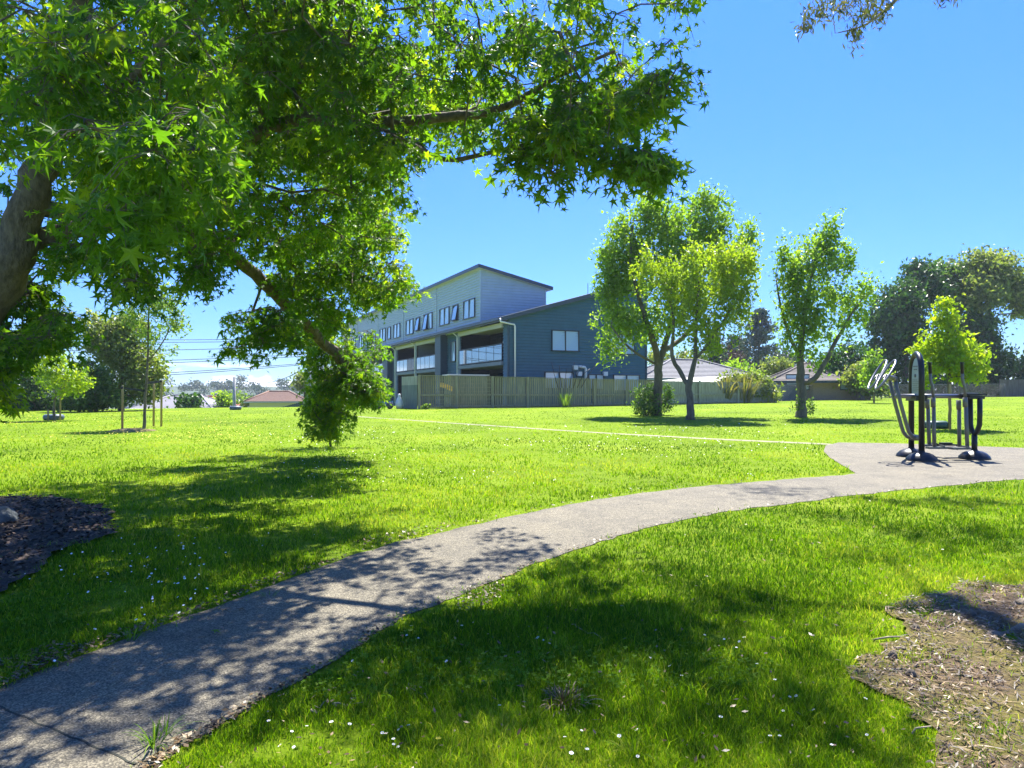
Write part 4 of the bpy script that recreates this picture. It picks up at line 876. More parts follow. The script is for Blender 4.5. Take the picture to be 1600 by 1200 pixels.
# lower facade: runs (y0,y1,kind)
runs = [(0, .62, 'wall'), (.62, 8.6, 'balc'), (8.6, 11.6, 'wallw'), (11.6, 12.95, 'fin'), (12.95, 19.2, 'balp'), (19.4, 25.6, 'balc'), (25.6, 27.4, 'wallw'), (27.4, 29.3, 'fin'), (29.3, 35.6, 'balp'), (35.8, 42, 'balc'), (42, 44, 'wallw'), (44, 45.5, 'fin'), (45.5, 52, 'balp')]
w1 = MB()
siding(w1, (0, .62, 0), (0, -1, 0), (-1, 0, 0), .62, -1, lambda s: 6.3)
for y0, y1, k in runs:
    L = y1-y0
    if k == 'wallw':
        wp = MB(); siding(wp, (.12, y1, 0), (0, -1, 0), (-1, 0, 0), L, -1.5, lambda s: 6.3); L_('wall', wp, MT['navy']); window(.12, (y0+y1)/2, 4.25, 1.0, 1.45, 'f', 1)
    elif k == 'fin': fin = MB(); fin.box((.05, (y0+y1)/2, 2.4), (1.0, L, 7.9)); L_('fin_wall', fin, MT['navyd'])
    elif k in ('balc', 'balp'):
        sl = MB(); sl.box((1.1, (y0+y1)/2, 3.72), (2.5, L-.02, .24)); L_('balcony_floor', sl, MT['render'])
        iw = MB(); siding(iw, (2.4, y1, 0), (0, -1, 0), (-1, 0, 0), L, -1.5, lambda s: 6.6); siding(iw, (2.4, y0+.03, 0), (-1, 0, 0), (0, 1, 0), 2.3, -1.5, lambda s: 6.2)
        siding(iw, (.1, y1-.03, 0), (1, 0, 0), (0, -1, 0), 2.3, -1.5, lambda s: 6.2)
        L_('balcony_wall', iw, MT['render'] if k == 'balp' else MT['inner_shade'])
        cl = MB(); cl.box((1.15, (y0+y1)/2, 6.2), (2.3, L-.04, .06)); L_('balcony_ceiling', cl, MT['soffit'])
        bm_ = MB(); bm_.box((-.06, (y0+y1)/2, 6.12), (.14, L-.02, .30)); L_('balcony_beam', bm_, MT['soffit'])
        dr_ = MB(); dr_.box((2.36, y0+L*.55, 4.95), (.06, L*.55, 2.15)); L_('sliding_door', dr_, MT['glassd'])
        n = max(4, int(round(L/1.25))); rl = MB(); rl.bar((-.08, y0+.08, 4.96), (-.08, y1-.08, 4.96), .05, .04); 
        for q in range(n+1): yy = y0+.08+(L-.16)*q/n; rl.bar((-.08, yy, 3.7), (-.08, yy, 4.97), .045, .03)
        rl.bar((-.08, y0+.08, 3.92), (-.08, y1-.08, 3.92), .04, .04); ra = L_('balcony_railing', rl, MT['frame'])
        for q in range(n):
            g = MB(); a = y0+.08+(L-.16)*q/n+.03; b = a+(L-.16)/n-.06; g.box((-.08, (a+b)/2, 4.43), (.014, b-a, .95)); g.build('glass_panel', MT['balg'] if k == 'balp' or q > 1 or y0 < 5 else MT['glassd'], ra, local=True)
        ps = MB(); ps.bar((-.08, y1-.02, -1), (-.08, y1-.02, 6.2), .1, .12); L_('balcony_post', ps, MT['greyb'])
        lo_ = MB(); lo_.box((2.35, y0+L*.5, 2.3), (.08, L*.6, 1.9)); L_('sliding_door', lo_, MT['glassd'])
        dp_ = MB(); dp_.tube([(-.5, y1+.1, 6.25), (-.18, y1+.1, 6.0), (-.16, y1+.1, 5.8), (-.16, y1+.1, 1)], .045, 8); L_('downpipe', dp_, MT['pale'])
L_('wall', w1, MT['navy'])
mb = MB(); mb.box((2.6, 28, 1.2), (.15, 48, 6.5)); L_('wall', mb, MT['inner_shade'])
# wall lamp and pipes
mb = MB(); mb.box((2.3, 5.6, 5.45), (.14, .5, .12)); L_('balcony_lamp', mb, MT['pale'])
mb = MB(); mb.tube([(-.66, -.36, 6.42), (-.66, -.42, 6.22), (.0, -.14, 6.16), (.42, -.12, 6.10), (.46, -.12, 5.98), (.46, -.12, 1.1)], .055, 10); L_('downpipe', mb, MT['pale'])
mb = MB(); mb.tube([(5.0, -.05, 3.55), (5.05, -.22, 3.55), (5.4, -.22, 3.52), (5.47, -.22, 3.4), (5.47, -.22, 1)], .085, 10); L_('vent_pipe', mb, MT['pale'])
for x, z in ((4.75, 3.5), (5.05, 3.1), (7.0, 3.12)):
    mb = MB(); mb.box((x, -.12, z), (.3, .2, .26)); mb.box((x, -.2, z-.12), (.24, .1, .05)); L_('wall_vent', mb, MT['pale'])
mb = MB(); mb.tube([(8.5, -.12, 6.95), (8.5, -.12, 7.2)], .14, 10); L_('security_lamp', mb, MT['pale'])
mb = MB(); mb.tube([(6.1, .6, 8.2), (6.1, .6, 9.15)], .02, 6); L_('roof_pipe', mb, MT['frame'])

# ---------------------------------------------------------------- fences
def woodmat(name, c): return M_(name, c, .9, var=.35, scale=5, stretch=(2.5, 2.5, .25), bump=.3)
MT['pal'] = woodmat('weathered_paling', (.27, .25, .17)); MT['pal2'] = woodmat('pale_weathered_paling', (.31, .31, .235)); MT['pal3'] = woodmat('dark_weathered_board', (.15, .18, .15))
fA = Vector((-5.2, 41.3, 0)); fB = Vector((17.5, 49.2, 0)); fd = (fB-fA).normalized(); fL = (fB-fA).length; fn = Vector((fd.y, -fd.x, 0))
def ftop(s): return 2.80-(2.80-2.54)*s/fL
def fpt(s, z, off=0): q = fA+fd*s+fn*off; return Vector((q.x, q.y, z))
def fg(s): q = fA+fd*s; return gz(q.x, q.y)
fa_ = math.atan2(fd.y, fd.x)
def paling_fence(s0, s1, bay, label, mats, gap=.035, pw=.10, trellis=0, cap=True, name='paling_fence', postw=.13):
    rt = root(name, fpt(s0, fg(s0)), label, 'fence', 'fences behind the lawn')
    n = int(round((s1-s0)/bay)); st = (s1-s0)/n
    for i in range(n+1):
        s = s0+st*i; mb = MB(); mb.bar(fpt(s, fg(s)-.3, .075), fpt(s, ftop(s)+.03, .075), postw, postw); mb.build('post', mats, rt)
    for i in range(n):
        a, b = s0+st*i, s0+st*(i+1); mb = MB()
        if i < trellis:
            s = a+.08
            while s < b-.05: mb.bar(fpt(s, fg(s), -.02), fpt(s, ftop(s)-.03, -.02), .012, .07); s += .125
            z = fg(a)+.08
            while z < ftop(a)-.05: mb.bar(fpt(a+.06, z, -.005), fpt(b-.06, z, -.005), .012, .03); z += .22
            mb.build('trellis_panel', mats, rt)
        else:
            s = a+.06
            while s < b-.03:
                mb.box(fpt(s, (fg(s)-.05+ftop(s)-.03)/2+RG.normal(0, .004), -.03), (pw, .018, ftop(s)-fg(s)+.02), rz=fa_); s += pw+gap*RG.uniform(.7, 1.3)
            mb.build('paling_panel', mats, rt)
        mb = MB()
        mb.bar(fpt(a, fg(a)+(ftop(a)-fg(a))*.42, .04), fpt(b, fg(b)+(ftop(b)-fg(b))*.42, .04), .05, .10)
        mb.bar(fpt(a, fg(a)+.12, .04), fpt(b, fg(b)+.12, .04), .05, .08)
        if cap: mb.bar(fpt(a, ftop(a)+.0, .03), fpt(b, ftop(b)+.0, .03), .14, .035)
        mb.build('rail', mats, rt)
    return rt
paling_fence(0, 15.1, 2.15, 'weathered green-grey paling fence with a trellis end, before the navy gable wall', MT['pal'], trellis=2)
paling_fence(15.25, 24.0, 2.9, 'paler close-boarded fence continuing right behind the park tree trunks to the flax bush', MT['pal2'], gap=.004, cap=False, name='board_fence', postw=.11)
# screen at the fence's left end
e0 = fA+Vector((-.1, .1, 0)); e1 = P(628, 600, 43.4); e1.z = 0; rt = root('board_screen', (e0.x, e0.y, gz(e0.x, e0.y)), 'dark vertical board screen with a lighter top panel, left of the paling fence', 'fence')
mb = MB(); dd = (e1-e0); n = 11
for i in range(n): q = e0+dd*((i+.5)/n); mb.box((q.x, q.y, 1.55), (dd.length/n-.012, .03, 1.5), rz=math.atan2(dd.y, dd.x))
mb.build('board_panel', MT['pal3'], rt); q = e0+dd*.5; mb = MB(); mb.box((q.x, q.y, 2.52), (dd.length, .04, .50), rz=math.atan2(dd.y, dd.x)); mb.build('top_panel', MT['pal2'], rt)
mb = MB(); mb.bar((e1.x, e1.y, .3), (e1.x, e1.y, 2.8), .08, .08); mb.build('post', MT['frame'], rt)
# shed roof and kids' things behind the trellis
MT['yellow'] = M_('yellow_plastic', (.75, .50, .06), .45, var=.08); MT['bluep'] = M_('blue_plastic', (.03, .14, .42), .35, var=.1)
a = P(697, 582, 43.2); rt = root('garden_shed', (a.x+1.1, a.y+.7, gz(a.x, a.y)), 'small shed whose pale flat roof shows just above the trellis end of the fence', 'shed')
mb = MB(); mb.box((a.x+1.1, a.y+.7, 2.88), (2.5, 1.5, .06), rz=fa_); mb.build('roof', MT['pale'], rt); mb = MB(); mb.box((a.x+1.1, a.y+.7, 1.85), (2.2, 1.3, 1.95), rz=fa_); mb.build('wall', MT['pal3'], rt)
mb = MB(); c = P(697, 607, 42.6)
for k in range(10):
    t0, t1 = k/10, (k+1)/10; f = lambda t: Vector((c.x-.36+.75*t, c.y+.1*t, c.z+.20*math.cos(t*1.9)-.02))
    mb.bar(f(t0), f(t1), .5, .04); mb.bar(f(t0)+Vector((0, -.25, .03)), f(t1)+Vector((0, -.25, .03)), .04, .26)
mb.mi = 1; mb.bar(f(0), Vector((f(0).x, f(0).y, gz(f(0).x, f(0).y))), .04, .04); mb.bar(f(1), Vector((f(1).x, f(1).y, gz(f(1).x, f(1).y))), .04, .04)
tag(mb.build('toy_slide', [MT['yellow'], MT['pal3']]), 'curved yellow plastic play slide seen through the trellis of the fence', 'toy')
# outdoor things left of the screen
MT['dgrey'] = M_('dark_grey_plastic', (.05, .06, .07), .6); 
c = hit(601, 639); c.y = 42; c.x = (601-800)/F*42; g = gz(c.x, 42); rt = root('toy_tractor', (c.x, 42, g), 'blue plastic ride-on toy on the grass left of the board screen', 'toy')
mb = MB(); mb.box((c.x, 42, g+.32), (.9, .45, .28)); mb.box((c.x-.2, 42, g+.55), (.4, .4, .22)); mb.build('body', MT['bluep'], rt)
for sx in (-.33, .33):
    mb = MB(); mb.tube([(c.x+sx, 41.74, g+.2), (c.x+sx, 41.86, g+.2)], .2, 14); mb.build('wheel', MT['dgrey'], rt)
c = Vector(((624-800)/F*42.2, 42.2, 0)); g = gz(c.x, c.y)
mb = MB(); mb.lathe((c.x, c.y, g), [(.02, 0), (.18, .03), (.22, .2), (.2, .42), (.12, .6), (.07, .72), (.09, .78), (.06, .84), (.01, .86)], 12); tag(mb.build('plant_cover', MT['pale']), 'white wrapped bundle standing against the left end of the board screen', 'cover')
# chain link fence and timber fence at the right
MT['steel'] = M_('dull_steel', (.10, .11, .11), .6, metal=.3, var=.1)
def wire_mesh_mat():
    m, nt, p, out = newmat('chain_link'); m2 = p; p.inputs['Base Color'].default_value = (.10, .12, .12, 1); p.inputs['Roughness'].default_value = .5
    return m
ca_, cb_ = Vector(((1195-800)/F*54, 54, 0)), Vector(((1570-800)/F*64, 64, 0)); rt = root('wire_fence', (ca_.x, ca_.y, gz(ca_.x, ca_.y)), 'low chain link fence along the dark shrubs at the right side of the park', 'fence', 'fences behind the lawn')
dd = cb_-ca_; n = 9
for i in range(n+1):
    q = ca_+dd*(i/n); g = gz(q.x, q.y); mb = MB(); mb.tube([(q.x, q.y, g-.2), (q.x, q.y, g+1.15)], .03, 6); mb.build('post', MT['steel'], rt)
mb = MB(); q0 = Vector((ca_.x, ca_.y, gz(ca_.x, ca_.y))); q1 = Vector((cb_.x, cb_.y, gz(cb_.x, cb_.y)))
mb.tube([q0+Vector((0, 0, 1.12)), q1+Vector((0, 0, 1.12))], .02, 5); mb.build('rail', MT['steel'], rt)
mb = MB(); L = dd.length; k = 0
for i in range(-12, int(L/.16)):
    for sg_ in (0, 1):
        s0_, s1_ = i*.16, i*.16+1.1
        if sg_: s0_, s1_ = s1_, s0_
        z0_, z1_ = 0, 1.1
        a_, b_ = (s0_, z0_), (s1_, z1_)
        if min(a_[0], b_[0]) < 0 or max(a_[0], b_[0]) > L: continue
        f = lambda s, z: q0.lerp(q1, s/L)+Vector((0, 0, z+.02))
        mb.bar(f(*a_), f(*b_), .008, .008)
mb.build('mesh', MT['steel'], rt)
ta, tb = Vector(((1562-800)/F*66, 66, 0)), Vector(((1720-800)/F*68, 68, 0)); rt = root('timber_fence', (ta.x, ta.y, gz(ta.x, ta.y)), 'brown timber fence below the dark evergreens at the right edge', 'fence', 'fences behind the lawn')
dd = tb-ta; n = int(dd.length/.15); mb = MB()
for i in range(n): q = ta+dd*((i+.5)/n); mb.box((q.x, q.y, gz(q.x, q.y)+.75), (.14, .03, 1.6), rz=math.atan2(dd.y, dd.x))
MT['brownf'] = woodmat('brown_timber', (.16, .13, .10)); mb.build('board_panel', MT['brownf'], rt)
for i in range(5): q = ta+dd*(i/4); mb = MB(); mb.bar((q.x, q.y-.08, gz(q.x, q.y)-.2), (q.x, q.y-.08, gz(q.x, q.y)+1.6), .12, .12); mb.build('post', MT['brownf'], rt)
# ---------------------------------------------------------------- houses
MT['tile'] = M_('grey_roof_tile', (.17, .17, .18), .8, var=.2, scale=4); MT['btile'] = M_('brown_roof_tile', (.13, .11, .095), .8, var=.25, scale=4)
MT['rtile'] = M_('red_roof_tile', (.33, .07, .055), .8, var=.15); MT['ptile'] = M_('pinkish_brown_tile', (.21, .125, .095), .8, var=.2); MT['lgtile'] = M_('light_grey_roof', (.27, .26, .28), .7, var=.12)
MT['brick'] = M_('tan_brick', (.34, .25, .17), .85, var=.2, scale=12); MT['cream'] = M_('cream_wall', (.62, .60, .52), .7, var=.05); MT['brickr'] = M_('red_brown_brick', (.13, .06, .05), .85, var=.2)
def hip_house(name, label, cx, cy, w, d, rz, zg, zeave, zridge, ridge, wm, rm, wins=(), oh=.5, tiles=True, group='houses beyond the park'):
    rt = root(name, (cx, cy, zg), label, 'house', group, rz=R(rz))
    mb = MB(); mb.box((0, 0, (zeave-zg)/2-.4), (w, d, zeave-zg+.8)); mb.build('wall', wm, rt, local=True)
    W, Dp = w/2+oh, d/2+oh; ze, zr = zeave-zg-.02, zridge-zg; rr = ridge/2; mb = MB()
    nst = 14 if tiles else 1
    def pan(a, b, c, d_):    # a,b eave; c,d ridge
        a, b, c, d_ = map(Vector, (a, b, c, d_)); nn = (b-a).cross(d_-a).normalized()
        for i in range(nst):
            t0, t1 = i/nst, (i+1)/nst; l = (.04 if tiles else 0)
            p_ = [a.lerp(d_, t0)+nn*l, b.lerp(c, t0)+nn*l, b.lerp(c, t1), a.lerp(d_, t1)]
            mb.quad(*p_)
            if i: mb.quad(a.lerp(d_, t0), b.lerp(c, t0), p_[1], p_[0])
    pan((-W, -Dp, ze), (W, -Dp, ze), (rr, 0, zr), (-rr, 0, zr)); pan((W, Dp, ze), (-W, Dp, ze), (-rr, 0, zr), (rr, 0, zr))
    pan((W, -Dp, ze), (W, Dp, ze), (rr, 0, zr), (rr, 0, zr)); pan((-W, Dp, ze), (-W, -Dp, ze), (-rr, 0, zr), (-rr, 0, zr))
    r = mb.build('roof', rm, rt, local=True)
    mb = MB(); hs = [(-W, -Dp, ze), (W, -Dp, ze), (W, Dp, ze), (-W, Dp, ze)]
    for s, k in ((0, -rr), (1, rr), (2, rr), (3, -rr)): mb.tube([Vector(hs[s])+Vector((0, 0, .03)), (k, 0, zr+.05)], .09, 6)
    mb.tube([(-rr, 0, zr+.05), (rr, 0, zr+.05)], .09, 6); mb.build('ridge_cap', rm, r, local=True)
    mb = MB()
    for s in range(4): mb.bar(Vector(hs[s])-Vector((0, 0, .08)), Vector(hs[(s+1) % 4])-Vector((0, 0, .08)), .12, .16)
    mb.box((0, 0, ze-.1), (2*W-.1, 2*Dp-.1, .04)); mb.build('fascia', MT['soffit'] if wm != MT['brick'] else MT['roofm'], rt, local=True)
    for x, z, ww, hh in wins:
        mb = MB(); y = -d/2-.04; mb.box((x, y, z+hh/2), (ww, .06, hh)); f = mb.build('window', MT['frame'], rt, local=True)
        n = max(2, int(ww/.9))
        for k in range(n): mb = MB(); mb.box((x-ww/2+ww*(k+.5)/n, y-.035, z+hh/2), (ww/n-.12, .02, hh-.14)); mb.build('pane', MT['glass'], f, local=True)
    return rt
# right: grey-roofed house, pale patio roof, brown-roofed brick house
D = 62; hip_house('house', 'grey-roofed house peeping over the fence between the navy wall and the park trees', P(1070, 0, D).x, D, 9.5, 8, 8, 1.2, P(0, 593, D).z, P(0, 563, D).z, 2.5, MT['brickr'], MT['tile'])
D = 54; a = P(1020, 599, D); b = P(1150, 588, D); rt = root('patio_roof', ((a.x+b.x)/2, D, 1.2), 'sloping pale patio roof just above the close-boarded fence', 'patio roof')
mb = MB(); mb.quad(P(1010, 597, 52), P(1120, 598, 51.5), P(1150, 587.5, 54), P(1075, 590, 57)); mb.quad(P(1120, 598.7, 51.5), P(1010, 597.8, 52), P(1075, 590.8, 57), P(1150, 588.3, 54)); mb.bar(P(1120, 598.4, 51.5), P(1150, 588, 54), .06, .12); mb.bar(P(1010, 597.4, 52), P(1120, 598.4, 51.5), .06, .1); mb.build('roof', MT['cream'], rt)
for q in (P(1015, 598, 52.1), P(1118, 599, 51.8), P(1148, 589, 54)): mb = MB(); mb.bar(q, (q.x, q.y, 1), .09, .09); mb.build('post', MT['cream'], rt)
D = 60; hip_house('house', 'tan brick house with a brown tiled hip roof behind the right park tree', P(1270, 0, D).x, D, 6.5, 9, -12, 1.35, P(0, 595, D-4).z, P(0, 568, D).z, 1.2, MT['brick'], MT['btile'], [(-1.9, .75, 1.7, 1.2), (1.7, .75, 1.2, 1.2)], .7)
ga, gb = Vector(((1190-800)/F*55, 55, 0)), Vector(((1262-800)/F*56, 56, 0)); rt = root('garden_fence', (ga.x, ga.y, gz(ga.x, ga.y)), 'low grey boarded fence in front of the tan brick house', 'fence', 'fences behind the lawn')
mb = MB(); dd = gb-ga
for i in range(26): q = ga+dd*((i+.5)/26); mb.box((q.x, q.y, gz(q.x, q.y)+.6), (.125, .03, 1.25), rz=math.atan2(dd.y, dd.x))
mb.build('board_panel', MT['render'], rt); mb = MB(); mb.bar(Vector((ga.x, ga.y-.05, gz(*ga.xy)+1)), Vector((gb.x, gb.y-.05, gz(*gb.xy)+1)), .04, .08); mb.build('rail', MT['render'], rt)
# left: street houses
D = 82; hip_house('house', 'house with a broad light grey roof just over the crest of the lawn', P(292, 0, D).x, D, 9.0, 9, 0, -2.6, P(0, 641, D).z, P(0, 618, D).z, 3.2, MT['cream'], MT['lgtile'])
D = 92; hip_house('house', 'red-roofed house half hidden behind the light grey roof', P(322, 0, D).x, D, 6.2, 8, 0, -2.6, P(0, 634, D).z, P(0, 620, D).z, 2.5, MT['cream'], MT['rtile'])
D = 84; hip_house('house', 'cream bungalow with a pinkish-brown tiled roof left of the drooping bough', P(436, 0, D).x, D, 5.6, 8, 14, -2.6, P(0, 627, D-4).z, P(0, 612, D).z, 2.2, MT['cream'], MT['ptile'], [(.3, 1.3, 1.4, .9)])
ka, kb = P(428, 640, 76), P(474, 628, 74); rt = root('ramp_fence', ka, 'dark slatted fence sloping in front of the cream bungalow', 'fence'); mb = MB()
for i in range(16): q = Vector(ka).lerp(Vector(kb), (i+.5)/16); mb.box((q.x, q.y, q.z-.6), (.18, .05, 1.3))
mb.build('slat_panel', MT['navyd'], rt)
# ---------------------------------------------------------------- poles and wires
MT['pole'] = M_('concrete_pole', (.30, .31, .33), .8, var=.15, scale=8)
def pole(px, D, ytop, label, arms):
    b = Vector(((px-800)/F*D, D, -2.6)); t = P(px, ytop, D); rt = root('utility_pole', b, label, 'utility pole', 'utility poles along the street')
    mb = MB(); mb.tube([b, t], [.20, .14], 10); mb.build('post', MT['pole'], rt)
    for y, w in arms:
        q = P(px, y, D); mb = MB(); mb.bar(q-Vector((w, .15, 0)), q+Vector((w, -.15, 0)), .1, .12); ar = mb.build('crossarm', MT['pole'], rt)
        mb = MB()
        for k in (-.9, -.4, .4, .9): mb.lathe(q+Vector((k*w, -.15, .06)), [(.01, 0), (.05, .02), (.05, .12), (.02, .16)], 8)
        mb.build('insulator', MT['pale'], ar)
    return rt
pole(366, 78, 589, 'thinner grey street pole standing alone between the grey roof and the bungalow', [])
pole(482, 68, 520, 'tall street pole with a crossarm beside the drooping bough', [(568, 1.1), (540, .8)])
pole(487, 69.5, 570, 'shorter pale street pole right behind the tall one', [])
MT['wire'] = M_('black_wire', (.05, .06, .07), .6)
wires = [(482, 540, -300, 505, 68, 60, .8, 'uppermost overhead wire crossing the sky at the left'), (482, 542, -300, 512, 68, 60, .9, 'second overhead wire from the top at the left'), (482, 551, -300, 536, 68, 60, .8, 'third overhead wire from the top at the left'), (482, 553, -300, 541, 68, 60, .9, 'fourth overhead wire from the top at the left'),
         (482, 560, -300, 560, 68, 60, .7, 'overhead wire just above the lowest pair at the left'), (482, 567, -300, 590, 68, 60, .6, 'upper wire of the lowest pair crossing behind the staked young tree'), (482, 569, -300, 597, 68, 60, .6, 'lower wire of the lowest pair crossing behind the staked young tree')]
wires[0:4] = [(482, 528, -300, 512, 68, 60, .5, wires[0][7]), (482, 531, -300, 518, 68, 60, .5, wires[1][7]), (482, 540, -300, 538, 68, 60, .5, wires[2][7]), (482, 553, -300, 562, 68, 60, .5, wires[3][7])]
wires[4] = (482, 556, -300, 568, 68, 60, .5, wires[4][7])
def wire(a, b, sag, label, r=.028):
    mb = MB(); pts = []
    for k in range(25): t = k/24; q = Vector(a).lerp(Vector(b), t); q.z -= sag*4*t*(1-t); pts.append(q)
    mb.tube(pts, r, 5); tag(mb.build('power_line', MT['wire']), label, 'overhead wire', 'overhead wires along the street')
for x0, y0, x1, y1, d0, d1, sag, lb_ in wires: wire(P(x0, y0, d0), P(x1, y1, d1), sag, lb_)
wire(P(478, 573, 68), P(366, 590, 78), 1.0, 'slack service wire sagging from the tall pole to the thinner pole')
# ---------------------------------------------------------------- flax and other plants by the fence
def blades(name, label, cat, base, n, L, w, mat, spread=.5, arch=.6, group=None, rb=.25):
    base = Vector(base); rt = root(name, base, label, cat, group); V = []; Fc = []; T = []
    for i in range(n):
        a = RG.uniform(0, 6.28); l = L*RG.uniform(.6, 1.1); lean = spread*RG.uniform(.1, 1); s = base+Vector((math.cos(a), math.sin(a), 0))*RG.uniform(0, rb)
        s.z = gz(s.x, s.y)-.02; d = Vector((math.cos(a), math.sin(a), 0)); sd = Vector((-d.y, d.x, 0)); b0 = len(V); m = 6; tt = RG.uniform(0, 1.1)
        ww = w*RG.uniform(.7, 1.2)
        for k in range(m+1):
            t = k/m; q = s+d*(lean*l*t+arch*lean*l*t*t*.6)+Vector((0, 0, l*(t-arch*lean*t*t*t*.8))); h = ww*(1-t)**.6*(.6+.4*math.sin(min(1, t*2)*1.57))
            V += [tuple(q-sd*h/2), tuple(q+sd*h/2)]; T += [tt, tt]
        Fc += [(b0+2*k, b0+2*k+1, b0+2*k+3, b0+2*k+2) for k in range(m)]
    npmesh('leaves', V, Fc, MT[mat], rt, T); return rt
for i, (px, D, n, L, lab) in enumerate([(1133, 48.6, 90, 2.1, 'leftmost upright flax clump with bronze leaves at the end of the close-boarded fence'), (1162, 48.8, 100, 2.2, 'middle flax clump with dry bent leaves at its foot')]):
    x = (px-800)/F*D; blades('flax_bush', lab, 'flax bush', (x, D, gz(x, D)), n*2, L, .085, 'flax_leaf', .55, .9, 'flax bushes at the fence end', rb=.5)
x = (1190-800)/F*49.5; bush('flax_bush', 'rounded silvery-olive bush at the right end of the flax clumps', 'shrub', [(1190, 612, 49.5, 24, 20, 80), (1175, 598, 50, 20, 12, 36), (1155, 592, 50.5, 24, 10, 30)], .2, 'olive_leaf', sg=.22, T=NT*np.array([2.2, 1.6, 1]), nl=24)
x = (884-800)/F*43.4; blades('flax_bush', 'thin dark bush with tall bare stems growing against the paling fence', 'shrub', (x, 43.4, gz(x, 43.4)), 70, 1.1, .05, 'green_leaf', .5, .8, rb=.3)
bush('shrub', 'small weedy plant at the foot of the trellis fence end', 'shrub', [(668, 636, 40.6, 9, 4, 12)], .12, 'light_leaf', sg=.07)
mb = MB()
for k in range(7):
    b_ = P(872+k*6, 606, 43.5); mb.tube([b_, P(866+k*9, 585, 43.5), P(862+k*12, 566+5*(k % 3), 43.5)], [.02, .015, .012], 5)
tag(mb.build('flower_stalk', MT['red_leaf']), 'dark bare flower stalks rising above the paling fence in front of the gable wall', 'plant')
# ---------------------------------------------------------------- outdoor fitness machine
MT['blk'] = M_('black_powder_coat', (.010, .011, .013), .36, var=.1, spec=.4)
MT['gry'] = M_('grey_powder_coat', (.15, .15, .135), .4, var=.08, metal=.3)
MT['sil'] = M_('bare_steel_tube', (.20, .20, .20), .33, metal=.7, var=.08)
MT['panel'] = M_('faded_instruction_panel', (.42, .48, .46), .35, var=.06, scale=3)
fb = hit(1424, 708); fb.y = 14.5; fb.x = (1424-800)/F*14.5; fb.z = gz(fb.x, 14.5)
ff = Vector(((1440-800)/F*13.8, 13.8, 0)); ff.z = gz(ff.x, ff.y); fr = Vector(((1522.5-800)/F*14.0, 14.0, 0)); fr.z = gz(fr.x, fr.y)
fm = root('fitness_machine', ((ff+fr)/2), 'black and steel outdoor fitness machine with loop handles and arched panel', 'fitness machine')
for q in (fb, ff, fr):
    mb = MB(); mb.lathe(q-Vector((0, 0, .01)), [(.27, 0), (.275, .03), (.26, .07), (.20, .13), (.12, .165), (.06, .175), (.055, .20)], 28); bs = mb.build('base_cover', MT['blk'], fm)
# arched frame from back foot to front foot
mb = MB(); H = 2.02; zt = ff.z+H; pts = [fb+Vector((0, 0, .1)), Vector((fb.x, fb.y, zt-.42))]
for k in range(1, 10):
    a = math.pi*k/10; t = (1-math.cos(a))/2; q = fb.lerp(ff, t); pts.append(Vector((q.x, q.y, zt-.42+.42*math.sin(a)**.85)))
pts += [Vector((ff.x, ff.y, zt-.42)), ff+Vector((0, 0, .1))]; mb.tube(pts, .052, 14); mb.build('arch_frame', MT['blk'], fm)
mb = MB(); z0 = ff.z+1.22; c = [(0.1, z0), (.9, z0)]+[(.5+.4*math.cos(math.pi*k/10), zt-.44+.36*math.sin(math.pi*k/10)) for k in range(11)]
vs = []
for off in (-.012, .012): vs += [fb.lerp(ff, t)+Vector((off, off*.2, 0))*1.0+Vector((0, 0, z-fb.lerp(ff, t).z)) for t, z in c]
n = len(c); mb.add(vs, [tuple(range(n))[::-1], tuple(range(n, 2*n))]+[(i, (i+1) % n, n+(i+1) % n, n+i) for i in range(n)]); pn = mb.build('sign_panel', MT['panel'], fm)
mb = MB()
md = fb.lerp(ff, .5)+Vector((-.02, 0, 0)); dirv = (ff-fb).normalized()
for z, w in ((1.78, .3), (1.72, .22)): mb.bar(Vector((md.x, md.y, ff.z+z))-dirv*w/2, Vector((md.x, md.y, ff.z+z))+dirv*w/2, .006, .02)
mb.tube([Vector((md.x-.006, md.y, ff.z+1.60)), Vector((md.x+.0, md.y, ff.z+1.60))], .035, 14)
for k in range(7): z = 1.52-k*.035; mb.bar(Vector((md.x, md.y, ff.z+z))-dirv*.2, Vector((md.x, md.y, ff.z+z))+dirv*(.2 if k % 3 else .12), .006, .008)
mb.build('printed_lines', MT['gry'], pn)
mb = MB(); q = fb.lerp(ff, .5); mb.box((q.x, q.y, ff.z+1.17), (.20, .72, .10), rz=math.atan2(-(ff.x-fb.x), (ff.y-fb.y))); mb.build('bracket', MT['blk'], fm)
# horizontal beam and right fork
zb = 1.635; yb = 14.15
mb = MB(); mb.tube([P(1400, 619, yb), P(1530, 619, yb)], .042, 14); mb.tube([P(1399, 619, yb), P(1402, 619, yb)], .05, 12); mb.build('beam', MT['sil'], fm)
mb = MB(); D = 14.0
mb.tube([fr+Vector((0, 0, .1)), P(1522.5, 680, D)], .05, 14)
u = [P(1516, 622, D+.12), P(1516.5, 650, D+.12), P(1516.5, 664, D+.1), P(1519, 674, D+.06), P(1523, 678.5, D), P(1527, 674, D-.06), P(1530.5, 664, D-.1), P(1531, 650, D-.12), P(1531, 622, D-.12)]
mb.tube(u, .045, 12); mb.build('fork_post', MT['blk'], fm)
mb = MB(); mb.box((P(1521, 617, 14).x, 14.05, P(0, 616.5, 14).z), (.36, .34, .035), rz=.1); mb.box((P(1521, 617, 14).x, 14.05, P(0, 621, 14).z), (.30, .30, .06), rz=.1); mb.build('bearing_housing', MT['blk'], fm)
mb = MB(); mb.box((P(1516, 616, 14).x, 14.02, P(0, 615, 14).z+.005), (.26, .12, .03)); mb.build('cover_plate', MT['sil'], fm)
